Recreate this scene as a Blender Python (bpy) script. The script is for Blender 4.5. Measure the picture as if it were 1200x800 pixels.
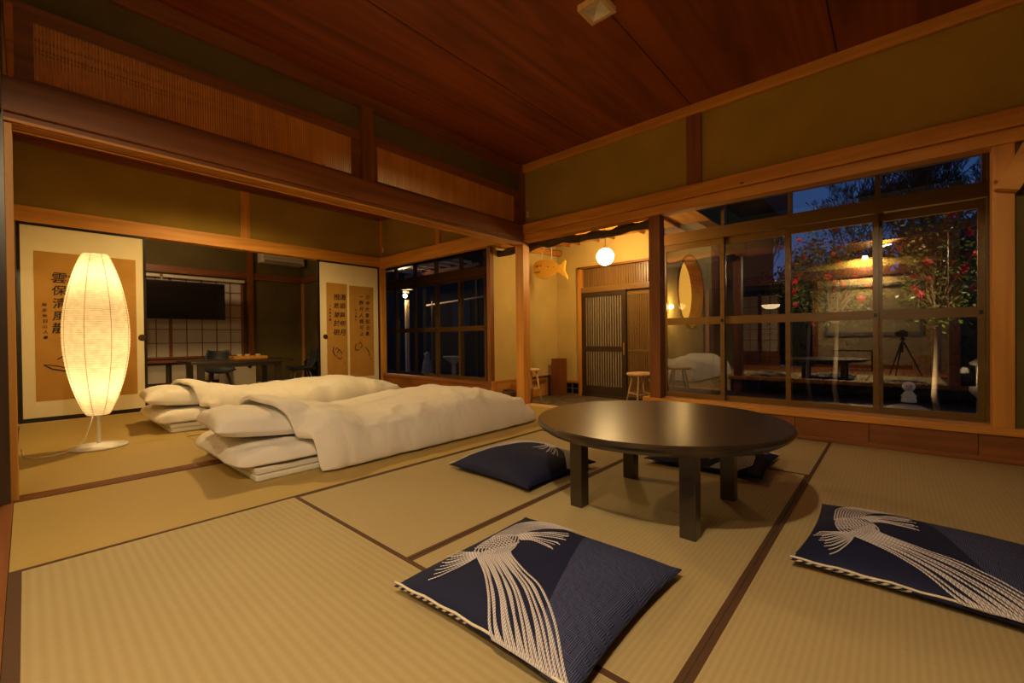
import bpy, bmesh, math, random
from math import sin, cos, pi, radians, exp, sqrt
from mathutils import Vector, Matrix, noise
random.seed(7)
for _o in list(bpy.data.objects): bpy.data.objects.remove(_o)
SC = bpy.context.scene
COL = SC.collection

# ------------------------------------------------------------------ camera
EYE = 0.752
YAW, PIT, ROL = 0.8453, -0.0079, -0.0107
_f = Vector((sin(YAW)*cos(PIT), cos(YAW)*cos(PIT), sin(PIT)))
_r = Vector((cos(YAW), -sin(YAW), 0)); _u = _r.cross(_f)
_R = _r*cos(ROL)+_u*sin(ROL); _U = _u*cos(ROL)-_r*sin(ROL)
cam_d = bpy.data.cameras.new('camera'); cam = bpy.data.objects.new('camera', cam_d); COL.objects.link(cam)
M = Matrix((( _R.x,_U.x,-_f.x,0),(_R.y,_U.y,-_f.y,0),(_R.z,_U.z,-_f.z,EYE),(0,0,0,1)))
cam.matrix_world = M
cam_d.sensor_width = 36.0; cam_d.lens = 505.5/1200*36.0; cam_d.clip_start = 0.02; cam_d.clip_end = 200
SC.camera = cam

# ------------------------------------------------------------------ world (blue dusk)
w = bpy.data.worlds.new('dusk'); SC.world = w; w.use_nodes = True
nt = w.node_tree; nt.nodes.clear()
wo = nt.nodes.new('ShaderNodeOutputWorld'); bg = nt.nodes.new('ShaderNodeBackground')
tc = nt.nodes.new('ShaderNodeTexCoord'); sx = nt.nodes.new('ShaderNodeSeparateXYZ'); cr = nt.nodes.new('ShaderNodeValToRGB')
nt.links.new(tc.outputs['Generated'], sx.inputs[0]); nt.links.new(sx.outputs['Z'], cr.inputs[0])
cr.color_ramp.elements[0].position = 0.0; cr.color_ramp.elements[0].color = (0.035, 0.085, 0.22, 1)
cr.color_ramp.elements[1].position = 0.7; cr.color_ramp.elements[1].color = (0.012, 0.055, 0.20, 1)
nt.links.new(cr.outputs[0], bg.inputs[0]); nt.links.new(bg.outputs[0], wo.inputs[0])
bg.inputs[1].default_value = 1.05

SC.view_settings.view_transform = 'Standard'; SC.view_settings.look = 'None'
SC.view_settings.exposure = 0.0; SC.view_settings.gamma = 1.0; SC.view_settings.use_curve_mapping = False

# ------------------------------------------------------------------ lamps' own light, and added fill lights
WARM = (1.0, 0.66, 0.31)
def light(kind, name, loc, power, color=WARM, size=0.05, spot=None, target=None, blend=0.4):
    d = bpy.data.lights.new(name, kind); d.energy = power; d.color = color
    if kind == 'AREA': d.size = size
    else: d.shadow_soft_size = size
    if spot: d.spot_size = radians(spot); d.spot_blend = blend
    o = bpy.data.objects.new(name, d); COL.objects.link(o); o.location = loc
    if target: o.rotation_euler = (Vector(target)-Vector(loc)).to_track_quat('-Z', 'Y').to_euler()
    return o
P_SPOT, P_BULB, P_GLOBE, P_GARDEN, P_PORCH = 105, 4.6, 170, 140, 36
light('SPOT', 'beam_spot_light', (0.0, 0.40, 2.16), P_SPOT, (1.0, .76, .43), 0.035, 175, (0.0, 0.401, 0.0), 0.12)
light('SPOT', 'sleeping_room_fill_light', (1.45, 4.65, 2.50), 150, (1.0, .66, .24), 0.06, 166, (1.45, 4.65, 0), 0.6)  # added fill out of view, brightens the painted panels and the sleeping room
light('AREA', 'lintel_fill_light', (0.06, 0.10, 2.34), 16, (1.0, .64, .27), 0.10, target=(0.25, 0.25, 3.0))  # added fill out of view, throws light up to ceiling and transom
light('POINT', 'wall_glow_light', (-1.96, 0.40, 2.03), 105, (1.0, .68, .26), 0.04)
light('SPOT', 'rear_fill_light', (-1.0, 0.9, 2.30), 95, (1.0, .72, .38), 0.05, 150, (-1.0, 0.9, 0), 0.4)  # added fill for the floor and screens behind the camera
for z in (1.20, 0.76, 0.47):
    light('POINT', 'paper_lamp_bulb_light', (0.34, 4.28, z), P_BULB*(.35 if z == .76 else 1.25), (1.0, .74, .40), 0.03)

# ------------------------------------------------------------------ materials
MATS = {}
def newmat(name):
    m = bpy.data.materials.new(name); m.use_nodes = True; MATS[name] = m
    n = m.node_tree; n.nodes.clear()
    out = n.nodes.new('ShaderNodeOutputMaterial'); b = n.nodes.new('ShaderNodeBsdfPrincipled')
    n.links.new(b.outputs[0], out.inputs[0])
    return m, n, b, out
def plain(name, col, rough=0.6, metal=0.0, emit=None, estr=0, spec=None, sheen=None):
    m, n, b, out = newmat(name)
    b.inputs['Base Color'].default_value = (*col, 1); b.inputs['Roughness'].default_value = rough
    b.inputs['Metallic'].default_value = metal
    if spec is not None: b.inputs['Specular IOR Level'].default_value = spec
    if emit: b.inputs['Emission Color'].default_value = (*emit, 1); b.inputs['Emission Strength'].default_value = estr
    return m
def noisy(name, c1, c2, scale=8, stretch=(1,1,1), rough=0.7, bump=0.1, bscale=60, detail=4, spec=None, dist=0.001, lo=.35, hi=.65):
    m, n, b, out = newmat(name)
    tc = n.nodes.new('ShaderNodeTexCoord'); mp = n.nodes.new('ShaderNodeMapping')
    mp.inputs['Scale'].default_value = stretch
    n.links.new(tc.outputs['Object'], mp.inputs[0])
    nz = n.nodes.new('ShaderNodeTexNoise'); nz.inputs['Scale'].default_value = scale; nz.inputs['Detail'].default_value = detail
    n.links.new(mp.outputs[0], nz.inputs['Vector'])
    cr = n.nodes.new('ShaderNodeValToRGB'); cr.color_ramp.elements[0].position = lo; cr.color_ramp.elements[1].position = hi
    cr.color_ramp.elements[0].color = (*c1, 1); cr.color_ramp.elements[1].color = (*c2, 1)
    n.links.new(nz.outputs['Fac'], cr.inputs[0]); n.links.new(cr.outputs[0], b.inputs['Base Color'])
    b.inputs['Roughness'].default_value = rough
    if spec is not None: b.inputs['Specular IOR Level'].default_value = spec
    if bump:
        n2 = n.nodes.new('ShaderNodeTexNoise'); n2.inputs['Scale'].default_value = bscale; n2.inputs['Detail'].default_value = 3
        n.links.new(mp.outputs[0], n2.inputs['Vector'])
        bp = n.nodes.new('ShaderNodeBump'); bp.inputs['Strength'].default_value = bump; bp.inputs['Distance'].default_value = dist*5
        n.links.new(n2.outputs['Fac'], bp.inputs['Height']); n.links.new(bp.outputs[0], b.inputs['Normal'])
    return m
def wood(name, c1, c2, axis, rough=0.45, grain=16, knots=False, rings=True):
    """grain running along axis 0/1/2"""
    m, n, b, out = newmat(name)
    tc = n.nodes.new('ShaderNodeTexCoord'); mp = n.nodes.new('ShaderNodeMapping')
    s = [1, 1, 1]; s[axis] = 0.07
    mp.inputs['Scale'].default_value = s
    oi = n.nodes.new('ShaderNodeObjectInfo'); ad = n.nodes.new('ShaderNodeVectorMath'); ad.operation = 'ADD'
    ml = n.nodes.new('ShaderNodeMath'); ml.operation = 'MULTIPLY'; ml.inputs[1].default_value = 7.0
    n.links.new(oi.outputs['Random'], ml.inputs[0]); n.links.new(tc.outputs['Object'], ad.inputs[0]); n.links.new(ml.outputs[0], ad.inputs[1])
    n.links.new(ad.outputs[0], mp.inputs[0])
    nz = n.nodes.new('ShaderNodeTexNoise'); nz.inputs['Scale'].default_value = grain; nz.inputs['Detail'].default_value = 6; nz.inputs['Distortion'].default_value = 0.6
    n.links.new(mp.outputs[0], nz.inputs['Vector'])
    src = nz.outputs['Fac']
    if rings:
        n0 = n.nodes.new('ShaderNodeTexNoise'); n0.inputs['Scale'].default_value = 2.2; n0.inputs['Detail'].default_value = 2
        n.links.new(mp.outputs[0], n0.inputs['Vector'])
        k = n.nodes.new('ShaderNodeMath'); k.operation = 'MULTIPLY'; k.inputs[1].default_value = 95
        n.links.new(n0.outputs['Fac'], k.inputs[0])
        sn = n.nodes.new('ShaderNodeMath'); sn.operation = 'SINE'; n.links.new(k.outputs[0], sn.inputs[0])
        mx = n.nodes.new('ShaderNodeMath'); mx.operation = 'MULTIPLY_ADD'; mx.inputs[1].default_value = 0.07
        n.links.new(sn.outputs[0], mx.inputs[0]); n.links.new(nz.outputs['Fac'], mx.inputs[2]); src = mx.outputs[0]
    cr = n.nodes.new('ShaderNodeValToRGB'); cr.color_ramp.elements[0].position = .32; cr.color_ramp.elements[1].position = .68
    cr.color_ramp.elements[0].color = (*c1, 1); cr.color_ramp.elements[1].color = (*c2, 1)
    n.links.new(src, cr.inputs[0])
    colout = cr.outputs[0]
    if knots:
        vo = n.nodes.new('ShaderNodeTexVoronoi'); vo.inputs['Scale'].default_value = 3.0
        mp2 = n.nodes.new('ShaderNodeMapping'); s2 = [1.6, 1.6, 1.6]; s2[axis] = 1.0; mp2.inputs['Scale'].default_value = s2
        n.links.new(ad.outputs[0], mp2.inputs[0]); n.links.new(mp2.outputs[0], vo.inputs['Vector'])
        kr = n.nodes.new('ShaderNodeValToRGB'); kr.color_ramp.elements[0].position = .03; kr.color_ramp.elements[1].position = .055
        kr.color_ramp.elements[0].color = (.25, .22, .2, 1); kr.color_ramp.elements[1].color = (1, 1, 1, 1)
        n.links.new(vo.outputs['Distance'], kr.inputs[0])
        mm = n.nodes.new('ShaderNodeMix'); mm.data_type = 'RGBA'; mm.blend_type = 'MULTIPLY'; mm.inputs[0].default_value = 1
        n.links.new(colout, mm.inputs[6]); n.links.new(kr.outputs[0], mm.inputs[7]); colout = mm.outputs[2]
    n.links.new(colout, b.inputs['Base Color'])
    b.inputs['Roughness'].default_value = rough
    bp = n.nodes.new('ShaderNodeBump'); bp.inputs['Strength'].default_value = .15; bp.inputs['Distance'].default_value = .002
    n.links.new(src, bp.inputs['Height']); n.links.new(bp.outputs[0], b.inputs['Normal'])
    return m
AX = 'xyz'
for a in range(3):
    wood('pine_'+AX[a], (.54,.225,.03), (.72,.33,.055), a, .5, knots=True)
    wood('brown_'+AX[a], (.17,.056,.011), (.28,.092,.020), a, .5)
    wood('bronze_'+AX[a], (.20,.105,.025), (.25,.135,.035), a, .33, rings=False)
    wood('darkwood_'+AX[a], (.030,.016,.009), (.055,.028,.014), a, .35)
    wood('pale_'+AX[a], (.60,.40,.19), (.74,.52,.27), a, .5, rings=False)
wood('ceiling_board', (.17,.036,.007), (.33,.075,.014), 0, .5, grain=7)
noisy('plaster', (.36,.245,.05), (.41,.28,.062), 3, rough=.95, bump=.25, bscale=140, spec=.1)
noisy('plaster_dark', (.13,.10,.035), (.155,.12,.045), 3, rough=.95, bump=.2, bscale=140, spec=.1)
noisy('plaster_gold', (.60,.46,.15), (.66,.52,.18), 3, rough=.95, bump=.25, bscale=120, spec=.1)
noisy('plaster_beige', (.44,.38,.24), (.48,.42,.27), 3, rough=.95, bump=.2, bscale=120, spec=.1)
noisy('paper_cream', (.80,.70,.47), (.84,.74,.50), 4, rough=.8, bump=.08, bscale=90, spec=.15)
noisy('paper_ochre', (.46,.24,.05), (.52,.28,.065), 5, rough=.75, bump=.08, bscale=90, spec=.2)
noisy('shoji_paper', (.62,.56,.48), (.68,.62,.54), 5, rough=.9, bump=.03, spec=.1)
noisy('slate', (.10,.08,.05), (.18,.14,.09), 12, rough=.5, bump=.4, bscale=30)
noisy('bark', (.03,.018,.008), (.10,.06,.03), 14, (1,.25,1), rough=.8, bump=.8, bscale=40, dist=.004)
noisy('stone', (.30,.28,.24), (.45,.42,.36), 18, rough=.9, bump=.5, bscale=60)
noisy('soil', (.020,.017,.012), (.04,.032,.02), 6, rough=.95, bump=.5, bscale=20)
def linen():
    m, n, b, out = newmat('linen'); b.inputs['Base Color'].default_value = (.86,.83,.79,1); b.inputs['Roughness'].default_value = .85; b.inputs['Specular IOR Level'].default_value = .2
    tc = n.nodes.new('ShaderNodeTexCoord'); prev = None
    for sc, dist, ds, st in ((4, .5, .030, (1,.7,.5)), (11, .4, .012, (1.3,.6,.6))):
        mp = n.nodes.new('ShaderNodeMapping'); mp.inputs['Scale'].default_value = st; n.links.new(tc.outputs['Object'], mp.inputs[0])
        nz = n.nodes.new('ShaderNodeTexNoise'); nz.inputs['Scale'].default_value = sc; nz.inputs['Detail'].default_value = 2; nz.inputs['Distortion'].default_value = dist
        n.links.new(mp.outputs[0], nz.inputs['Vector'])
        r1 = n.nodes.new('ShaderNodeMath'); r1.operation = 'SUBTRACT'; r1.inputs[1].default_value = .5; n.links.new(nz.outputs['Fac'], r1.inputs[0])
        r2 = n.nodes.new('ShaderNodeMath'); r2.operation = 'ABSOLUTE'; n.links.new(r1.outputs[0], r2.inputs[0])
        r3 = n.nodes.new('ShaderNodeMath'); r3.operation = 'POWER'; r3.inputs[1].default_value = .6; n.links.new(r2.outputs[0], r3.inputs[0])
        bp = n.nodes.new('ShaderNodeBump'); bp.inputs['Strength'].default_value = .26; bp.inputs['Distance'].default_value = ds
        n.links.new(r3.outputs[0], bp.inputs['Height'])
        if prev: n.links.new(prev.outputs[0], bp.inputs['Normal'])
        prev = bp
    n.links.new(prev.outputs[0], b.inputs['Normal'])
linen()
noisy('mattress_white', (.78,.76,.70), (.82,.80,.74), 10, rough=.9, bump=.1, bscale=80, spec=.2)
noisy('black_table', (.022,.014,.009), (.036,.023,.015), 10, (1,1,1), rough=.29, bump=.06, bscale=60, spec=1.0)
plain('black', (.006,.006,.006), .4); plain('black_gloss', (.008,.008,.009), .12)
plain('lacquer', (.012,.009,.007), .3)
plain('border_cloth', (.085,.038,.018), .8); plain('white_metal', (.80,.76,.68), .35)
plain('ac_plastic', (.70,.62,.45), .4); plain('ink', (.012,.008,.006), .7); plain('red_ink', (.45,.05,.02), .7)
plain('navy_chair', (.022,.030,.042), .5); plain('grey_metal', (.30,.29,.27), .4, .6)
plain('aluminium', (.42,.36,.26), .35, .7); plain('rubber', (.02,.02,.02), .8)
plain('cord_white', (.75,.70,.6), .6); plain('hook_metal', (.35,.24,.12), .35, .8)
plain('globe_glow', (1,.9,.7), .4, emit=(1.0,.66,.27), estr=75)
plain('bulb_glow', (1,.9,.7), .4, emit=(1.0,.80,.45), estr=60)
plain('bulb_small', (1,.9,.7), .4, emit=(1.0,.70,.32), estr=25)
plain('round_window_glow', (.8,.6,.3), .8, emit=(1.0,.46,.04), estr=.95)
plain('bowl_glow', (.9,.8,.6), .6, emit=(1.0,.70,.38), estr=2.2)
plain('leaf_green', (.09,.13,.02), .35); plain('leaf_dark', (.012,.020,.008), .5)
plain('petal_red', (.62,.03,.05), .55); plain('stamen', (.8,.55,.1), .6)
plain('twig', (.018,.012,.009), .9); plain('pale_bark', (.20,.15,.09), .85)
plain('fish_paint', (.88,.50,.05), .5); plain('figure_white', (.70,.66,.56), .8)
plain('house_dark', (.02,.018,.016), .9); plain('screen_grey', (.20,.19,.17), .5)
plain('label_grey', (.42,.40,.38), .8)

def tatami(name, axis, period=.016, col=(.46,.375,.21), col2=(.37,.29,.145)):
    """ribs running along axis"""
    m, n, b, out = newmat(name)
    tc = n.nodes.new('ShaderNodeTexCoord'); sp = n.nodes.new('ShaderNodeSeparateXYZ'); n.links.new(tc.outputs['Object'], sp.inputs[0])
    a, c = ('X','Y') if axis == 1 else ('Y','X')
    k = n.nodes.new('ShaderNodeMath'); k.operation = 'MULTIPLY'; k.inputs[1].default_value = 2*pi/period; n.links.new(sp.outputs[a], k.inputs[0])
    s = n.nodes.new('ShaderNodeMath'); s.operation = 'SINE'; n.links.new(k.outputs[0], s.inputs[0])
    nz = n.nodes.new('ShaderNodeTexNoise'); nz.inputs['Scale'].default_value = 1; nz.inputs['Detail'].default_value = 3
    mp = n.nodes.new('ShaderNodeMapping'); mp.inputs['Scale'].default_value = (420, 25, 1) if axis == 0 else (25, 420, 1)
    n.links.new(tc.outputs['Object'], mp.inputs[0]); n.links.new(mp.outputs[0], nz.inputs['Vector'])
    n2 = n.nodes.new('ShaderNodeTexNoise'); n2.inputs['Scale'].default_value = 1.3; n.links.new(tc.outputs['Object'], n2.inputs['Vector'])
    h = n.nodes.new('ShaderNodeMath'); h.operation = 'MULTIPLY_ADD'; h.inputs[1].default_value = .12; h.inputs[2].default_value = 0
    n.links.new(s.outputs[0], h.inputs[0])
    h1 = n.nodes.new('ShaderNodeMath'); h1.operation = 'MULTIPLY_ADD'; h1.inputs[1].default_value = .5; n.links.new(nz.outputs['Fac'], h1.inputs[0]); n.links.new(h.outputs[0], h1.inputs[2])
    h2 = n.nodes.new('ShaderNodeMath'); h2.operation = 'MULTIPLY_ADD'; h2.inputs[1].default_value = .5; n.links.new(n2.outputs['Fac'], h2.inputs[0]); n.links.new(h1.outputs[0], h2.inputs[2])
    cr = n.nodes.new('ShaderNodeValToRGB'); cr.color_ramp.elements[0].position = .2; cr.color_ramp.elements[1].position = .8
    cr.color_ramp.elements[0].color = (*col2, 1); cr.color_ramp.elements[1].color = (*col, 1)
    n.links.new(h2.outputs[0], cr.inputs[0]); n.links.new(cr.outputs[0], b.inputs['Base Color'])
    b.inputs['Roughness'].default_value = .6; b.inputs['Specular IOR Level'].default_value = .25
    bp = n.nodes.new('ShaderNodeBump'); bp.inputs['Strength'].default_value = .5; bp.inputs['Distance'].default_value = .0016
    n.links.new(h1.outputs[0], bp.inputs['Height']); n.links.new(bp.outputs[0], b.inputs['Normal'])
    return m
tatami('tatami_along_x', 0, .017); tatami('tatami_along_y', 1, .026)
tatami('tatami_golden', 0, .017, (.49,.36,.13), (.41,.29,.09))

def window_glass(name, f0=2.9, tint=(1,1,1)):
    m = bpy.data.materials.new(name); m.use_nodes = True; MATS[name] = m
    n = m.node_tree; n.nodes.clear(); out = n.nodes.new('ShaderNodeOutputMaterial')
    tr = n.nodes.new('ShaderNodeBsdfTransparent'); tr.inputs[0].default_value = (*tint, 1)
    gl = n.nodes.new('ShaderNodeBsdfGlossy'); gl.inputs['Roughness'].default_value = 0.0
    fr = n.nodes.new('ShaderNodeFresnel'); fr.inputs['IOR'].default_value = f0
    mx = n.nodes.new('ShaderNodeMixShader')
    geo = n.nodes.new('ShaderNodeNewGeometry'); mi = n.nodes.new('ShaderNodeMix'); mi.data_type = 'FLOAT'
    mi.inputs[2].default_value = f0; mi.inputs[3].default_value = 1/f0
    n.links.new(geo.outputs['Backfacing'], mi.inputs[0]); n.links.new(mi.outputs[0], fr.inputs['IOR'])
    n.links.new(fr.outputs[0], mx.inputs[0]); n.links.new(tr.outputs[0], mx.inputs[1]); n.links.new(gl.outputs[0], mx.inputs[2])
    n.links.new(mx.outputs[0], out.inputs[0]); return m
window_glass('glass')

def paper_shade():
    m = bpy.data.materials.new('lamp_paper'); m.use_nodes = True; MATS['lamp_paper'] = m
    n = m.node_tree; n.nodes.clear(); out = n.nodes.new('ShaderNodeOutputMaterial')
    tc = n.nodes.new('ShaderNodeTexCoord'); sp = n.nodes.new('ShaderNodeSeparateXYZ'); n.links.new(tc.outputs['Object'], sp.inputs[0])
    nz = n.nodes.new('ShaderNodeTexNoise'); nz.inputs['Scale'].default_value = 30; n.links.new(tc.outputs['Object'], nz.inputs['Vector'])
    cr = n.nodes.new('ShaderNodeValToRGB'); cr.color_ramp.elements[0].color = (.46,.37,.22,1); cr.color_ramp.elements[1].color = (.84,.75,.55,1)
    zk = n.nodes.new('ShaderNodeMath'); zk.operation = 'MULTIPLY'; zk.inputs[1].default_value = 2*pi/.0125; n.links.new(sp.outputs['Z'], zk.inputs[0])
    zs_ = n.nodes.new('ShaderNodeMath'); zs_.operation = 'SINE'; n.links.new(zk.outputs[0], zs_.inputs[0])
    za = n.nodes.new('ShaderNodeMath'); za.operation = 'MULTIPLY_ADD'; za.inputs[1].default_value = .28; n.links.new(zs_.outputs[0], za.inputs[0]); n.links.new(nz.outputs['Fac'], za.inputs[2])
    n.links.new(za.outputs[0], cr.inputs[0])
    tl = n.nodes.new('ShaderNodeBsdfTranslucent'); df = n.nodes.new('ShaderNodeBsdfDiffuse')
    n.links.new(cr.outputs[0], tl.inputs[0]); n.links.new(cr.outputs[0], df.inputs[0])
    mx = n.nodes.new('ShaderNodeMixShader'); mx.inputs[0].default_value = .35
    n.links.new(tl.outputs[0], mx.inputs[1]); n.links.new(df.outputs[0], mx.inputs[2])
    em = n.nodes.new('ShaderNodeEmission'); em.inputs[0].default_value = (1.0,.62,.24,1); em.inputs[1].default_value = .06
    ad = n.nodes.new('ShaderNodeAddShader'); n.links.new(mx.outputs[0], ad.inputs[0]); n.links.new(em.outputs[0], ad.inputs[1])
    n.links.new(ad.outputs[0], out.inputs[0])
paper_shade()

def cushion_cloth(nm='cushion_cloth', fret=-.085):
    """navy cloth; the triangle beyond a diagonal carries a woven key-fret pattern"""
    m, n, b, out = newmat(nm)
    tc = n.nodes.new('ShaderNodeTexCoord'); sp = n.nodes.new('ShaderNodeSeparateXYZ'); n.links.new(tc.outputs['Object'], sp.inputs[0])
    def mth(op, a, bb=None, c=None):
        k = n.nodes.new('ShaderNodeMath'); k.operation = op
        for i, v in enumerate((a, bb, c)):
            if v is None: continue
            if isinstance(v, (int, float)): k.inputs[i].default_value = v
            else: n.links.new(v, k.inputs[i])
        return k.outputs[0]
    # region: y < .275*x - .07
    reg = mth('LESS_THAN', mth('MULTIPLY_ADD', sp.outputs['X'], -.33, sp.outputs['Y']), fret)
    cell = .0135
    fx = mth('FLOOR', mth('DIVIDE', sp.outputs['X'], cell)); fy = mth('FLOOR', mth('DIVIDE', sp.outputs['Y'], cell))
    cb = n.nodes.new('ShaderNodeCombineXYZ'); n.links.new(fx, cb.inputs[0]); n.links.new(fy, cb.inputs[1])
    wn = n.nodes.new('ShaderNodeTexWhiteNoise'); wn.noise_dimensions = '2D'; n.links.new(cb.outputs[0], wn.inputs['Vector'])
    pick = mth('GREATER_THAN', wn.outputs['Value'], .5)
    lx = mth('GREATER_THAN', mth('FRACT', mth('DIVIDE', sp.outputs['X'], cell/3)), .62)
    ly = mth('GREATER_THAN', mth('FRACT', mth('DIVIDE', sp.outputs['Y'], cell/3)), .62)
    ln = mth('ADD', mth('MULTIPLY', lx, pick), mth('MULTIPLY', ly, mth('SUBTRACT', 1, pick)))
    top = mth('GREATER_THAN', sp.outputs['Z'], .012)
    fac = mth('MULTIPLY', mth('MULTIPLY', ln, reg), top)
    m1 = n.nodes.new('ShaderNodeMix'); m1.data_type = 'RGBA'
    m1.inputs[6].default_value = (.010,.014,.055,1); m1.inputs[7].default_value = (.014,.021,.070,1); n.links.new(reg, m1.inputs[0])
    m2 = n.nodes.new('ShaderNodeMix'); m2.data_type = 'RGBA'; m2.inputs[7].default_value = (.085,.10,.23,1)
    n.links.new(m1.outputs[2], m2.inputs[6]); n.links.new(fac, m2.inputs[0]); n.links.new(m2.outputs[2], b.inputs['Base Color'])
    side = mth('MULTIPLY', mth('LESS_THAN', sp.outputs['X'], -.262), mth('LESS_THAN', sp.outputs['Z'], .033))
    stp = mth('GREATER_THAN', mth('FRACT', mth('DIVIDE', mth('MULTIPLY_ADD', sp.outputs['Z'], 1.6, sp.outputs['Y']), .026)), .55)
    m3 = n.nodes.new('ShaderNodeMix'); m3.data_type = 'RGBA'; m3.inputs[7].default_value = (.55,.50,.45,1)
    n.links.new(m2.outputs[2], m3.inputs[6]); n.links.new(mth('MULTIPLY', side, mth('MULTIPLY', stp, mth('GREATER_THAN', sp.outputs['Y'], .02))), m3.inputs[0])
    n.links.new(m3.outputs[2], b.inputs['Base Color'])
    b.inputs['Roughness'].default_value = .75; b.inputs['Specular IOR Level'].default_value = .25
    nz = n.nodes.new('ShaderNodeTexNoise'); nz.inputs['Scale'].default_value = 500; n.links.new(tc.outputs['Object'], nz.inputs['Vector'])
    bp = n.nodes.new('ShaderNodeBump'); bp.inputs['Strength'].default_value = .3; bp.inputs['Distance'].default_value = .001
    n.links.new(nz.outputs['Fac'], bp.inputs['Height']); n.links.new(bp.outputs[0], b.inputs['Normal'])
cushion_cloth(); cushion_cloth('cushion_cloth_plain', -9)
def rope_mat():
    m, n, b, out = newmat('rope_print')
    uv = n.nodes.new('ShaderNodeUVMap'); sp = n.nodes.new('ShaderNodeSeparateXYZ'); n.links.new(uv.outputs[0], sp.inputs[0])
    a = n.nodes.new('ShaderNodeMath'); a.operation = 'MULTIPLY_ADD'; a.inputs[1].default_value = .9
    n.links.new(sp.outputs['Y'], a.inputs[0]); n.links.new(sp.outputs['X'], a.inputs[2])
    f = n.nodes.new('ShaderNodeMath'); f.operation = 'FRACT'; n.links.new(a.outputs[0], f.inputs[0])
    cr = n.nodes.new('ShaderNodeValToRGB'); cr.color_ramp.elements[0].position = .12; cr.color_ramp.elements[1].position = .3
    cr.color_ramp.elements[0].color = (.05,.045,.08,1); cr.color_ramp.elements[1].color = (.62,.59,.66,1)
    n.links.new(f.outputs[0], cr.inputs[0]); n.links.new(cr.outputs[0], b.inputs['Base Color']); b.inputs['Roughness'].default_value = .8
rope_mat()

# ------------------------------------------------------------------ mesh helpers
def new_bm(): return bmesh.new()
def box(bm, x0, y0, z0, x1, y1, z1, bev=0.0):
    vs = [bm.verts.new((x, y, z)) for x in (x0, x1) for y in (y0, y1) for z in (z0, z1)]
    fs = [(0,1,3,2),(4,6,7,5),(0,4,5,1),(2,3,7,6),(0,2,6,4),(1,5,7,3)]
    faces = [bm.faces.new([vs[i] for i in f]) for f in fs]
    if bev > 0:
        ed = list({e for f in faces for e in f.edges})
        bmesh.ops.bevel(bm, geom=ed, offset=bev, segments=2, affect='EDGES', profile=.5)
    return bm
def B(*a, bev=0.0): return box(new_bm(), *a, bev=bev)
def tube(bm, pts, r, seg=8, cap=True):
    pts = [Vector(p) for p in pts]; rs = r if isinstance(r, (list, tuple)) else [r]*len(pts)
    rings = []; prev = None
    for i, p in enumerate(pts):
        t = (pts[min(i+1, len(pts)-1)]-pts[max(i-1, 0)]).normalized()
        if prev is None:
            up = Vector((0,0,1)) if abs(t.z) < .9 else Vector((1,0,0)); a = t.cross(up).normalized()
        else: a = (prev - t*prev.dot(t)).normalized()
        prev = a; b = t.cross(a)
        rings.append([bm.verts.new(p+(a*cos(2*pi*k/seg)+b*sin(2*pi*k/seg))*rs[i]) for k in range(seg)])
    for i in range(len(rings)-1):
        for k in range(seg): bm.faces.new((rings[i][k], rings[i][(k+1)%seg], rings[i+1][(k+1)%seg], rings[i+1][k]))
    if cap: bm.faces.new(rings[0][::-1]); bm.faces.new(rings[-1])
    return bm
def lathe(bm, prof, c=(0,0,0), seg=32, cap=False):
    rings = []
    for r, z in prof:
        rings.append([bm.verts.new((c[0]+r*cos(2*pi*k/seg), c[1]+r*sin(2*pi*k/seg), c[2]+z)) for k in range(seg)])
    for i in range(len(rings)-1):
        for k in range(seg): bm.faces.new((rings[i][k], rings[i][(k+1)%seg], rings[i+1][(k+1)%seg], rings[i+1][k]))
    if cap: bm.faces.new(rings[0][::-1]); bm.faces.new(rings[-1])
    return bm
def prism(bm, poly, d, origin, ax1, ax2):
    """extrude a polygon given in (ax1, ax2) by vector d"""
    o = Vector(origin); a = Vector(ax1); b = Vector(ax2); d = Vector(d)
    v0 = [bm.verts.new(o+a*x+b*y) for x, y in poly]; v1 = [bm.verts.new(o+a*x+b*y+d) for x, y in poly]
    n = len(poly); bm.faces.new(v0[::-1]); bm.faces.new(v1)
    for i in range(n): bm.faces.new((v0[i], v0[(i+1)%n], v1[(i+1)%n], v1[i]))
    bmesh.ops.recalc_face_normals(bm, faces=bm.faces); return bm
WL = {}
def root_loc(o):
    while o is not None:
        if o.name in WL: return WL[o.name]
        o = o.parent
    return Vector((0,0,0))
def link_data(name, data, mat, parent=None, kind=None):
    o = bpy.data.objects.new(name, data); COL.objects.link(o)
    if mat is not None and hasattr(data, 'materials') and len(data.materials) == 0: data.materials.append(MATS[mat] if isinstance(mat, str) else mat)
    if parent is not None: o.parent = parent
    if kind: o['kind'] = kind
    return o
def obj(name, bm, mat, parent=None, smooth=False, kind=None, label=None, local=False):
    """verts in world coordinates; a child's are shifted into its thing's frame"""
    if parent is not None and not local:
        L = root_loc(parent); bmesh.ops.translate(bm, verts=bm.verts, vec=-L)
    me = bpy.data.meshes.new(name); bmesh.ops.recalc_face_normals(bm, faces=bm.faces)
    bm.to_mesh(me); bm.free()
    if smooth:
        for p in me.polygons: p.use_smooth = True
    o = link_data(name, me, mat, parent, kind)
    if label: o['label'] = label
    return o
def thing(name, label, cat, loc=(0,0,0), group=None, kind=None):
    o = bpy.data.objects.new(name, None); COL.objects.link(o); o.location = loc; o.empty_display_size = .1
    o['label'] = label; o['category'] = cat
    if group: o['group'] = group
    if kind: o['kind'] = kind
    WL[o.name] = Vector(loc); return o
def tag(o, label, cat, group=None, kind=None):
    o['label'] = label; o['category'] = cat
    if group: o['group'] = group
    if kind: o['kind'] = kind
    return o
def struct(name, bm, mat, label, cat, smooth=False):
    return tag(obj(name, bm, mat, smooth=smooth), label, cat, kind='structure')
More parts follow.
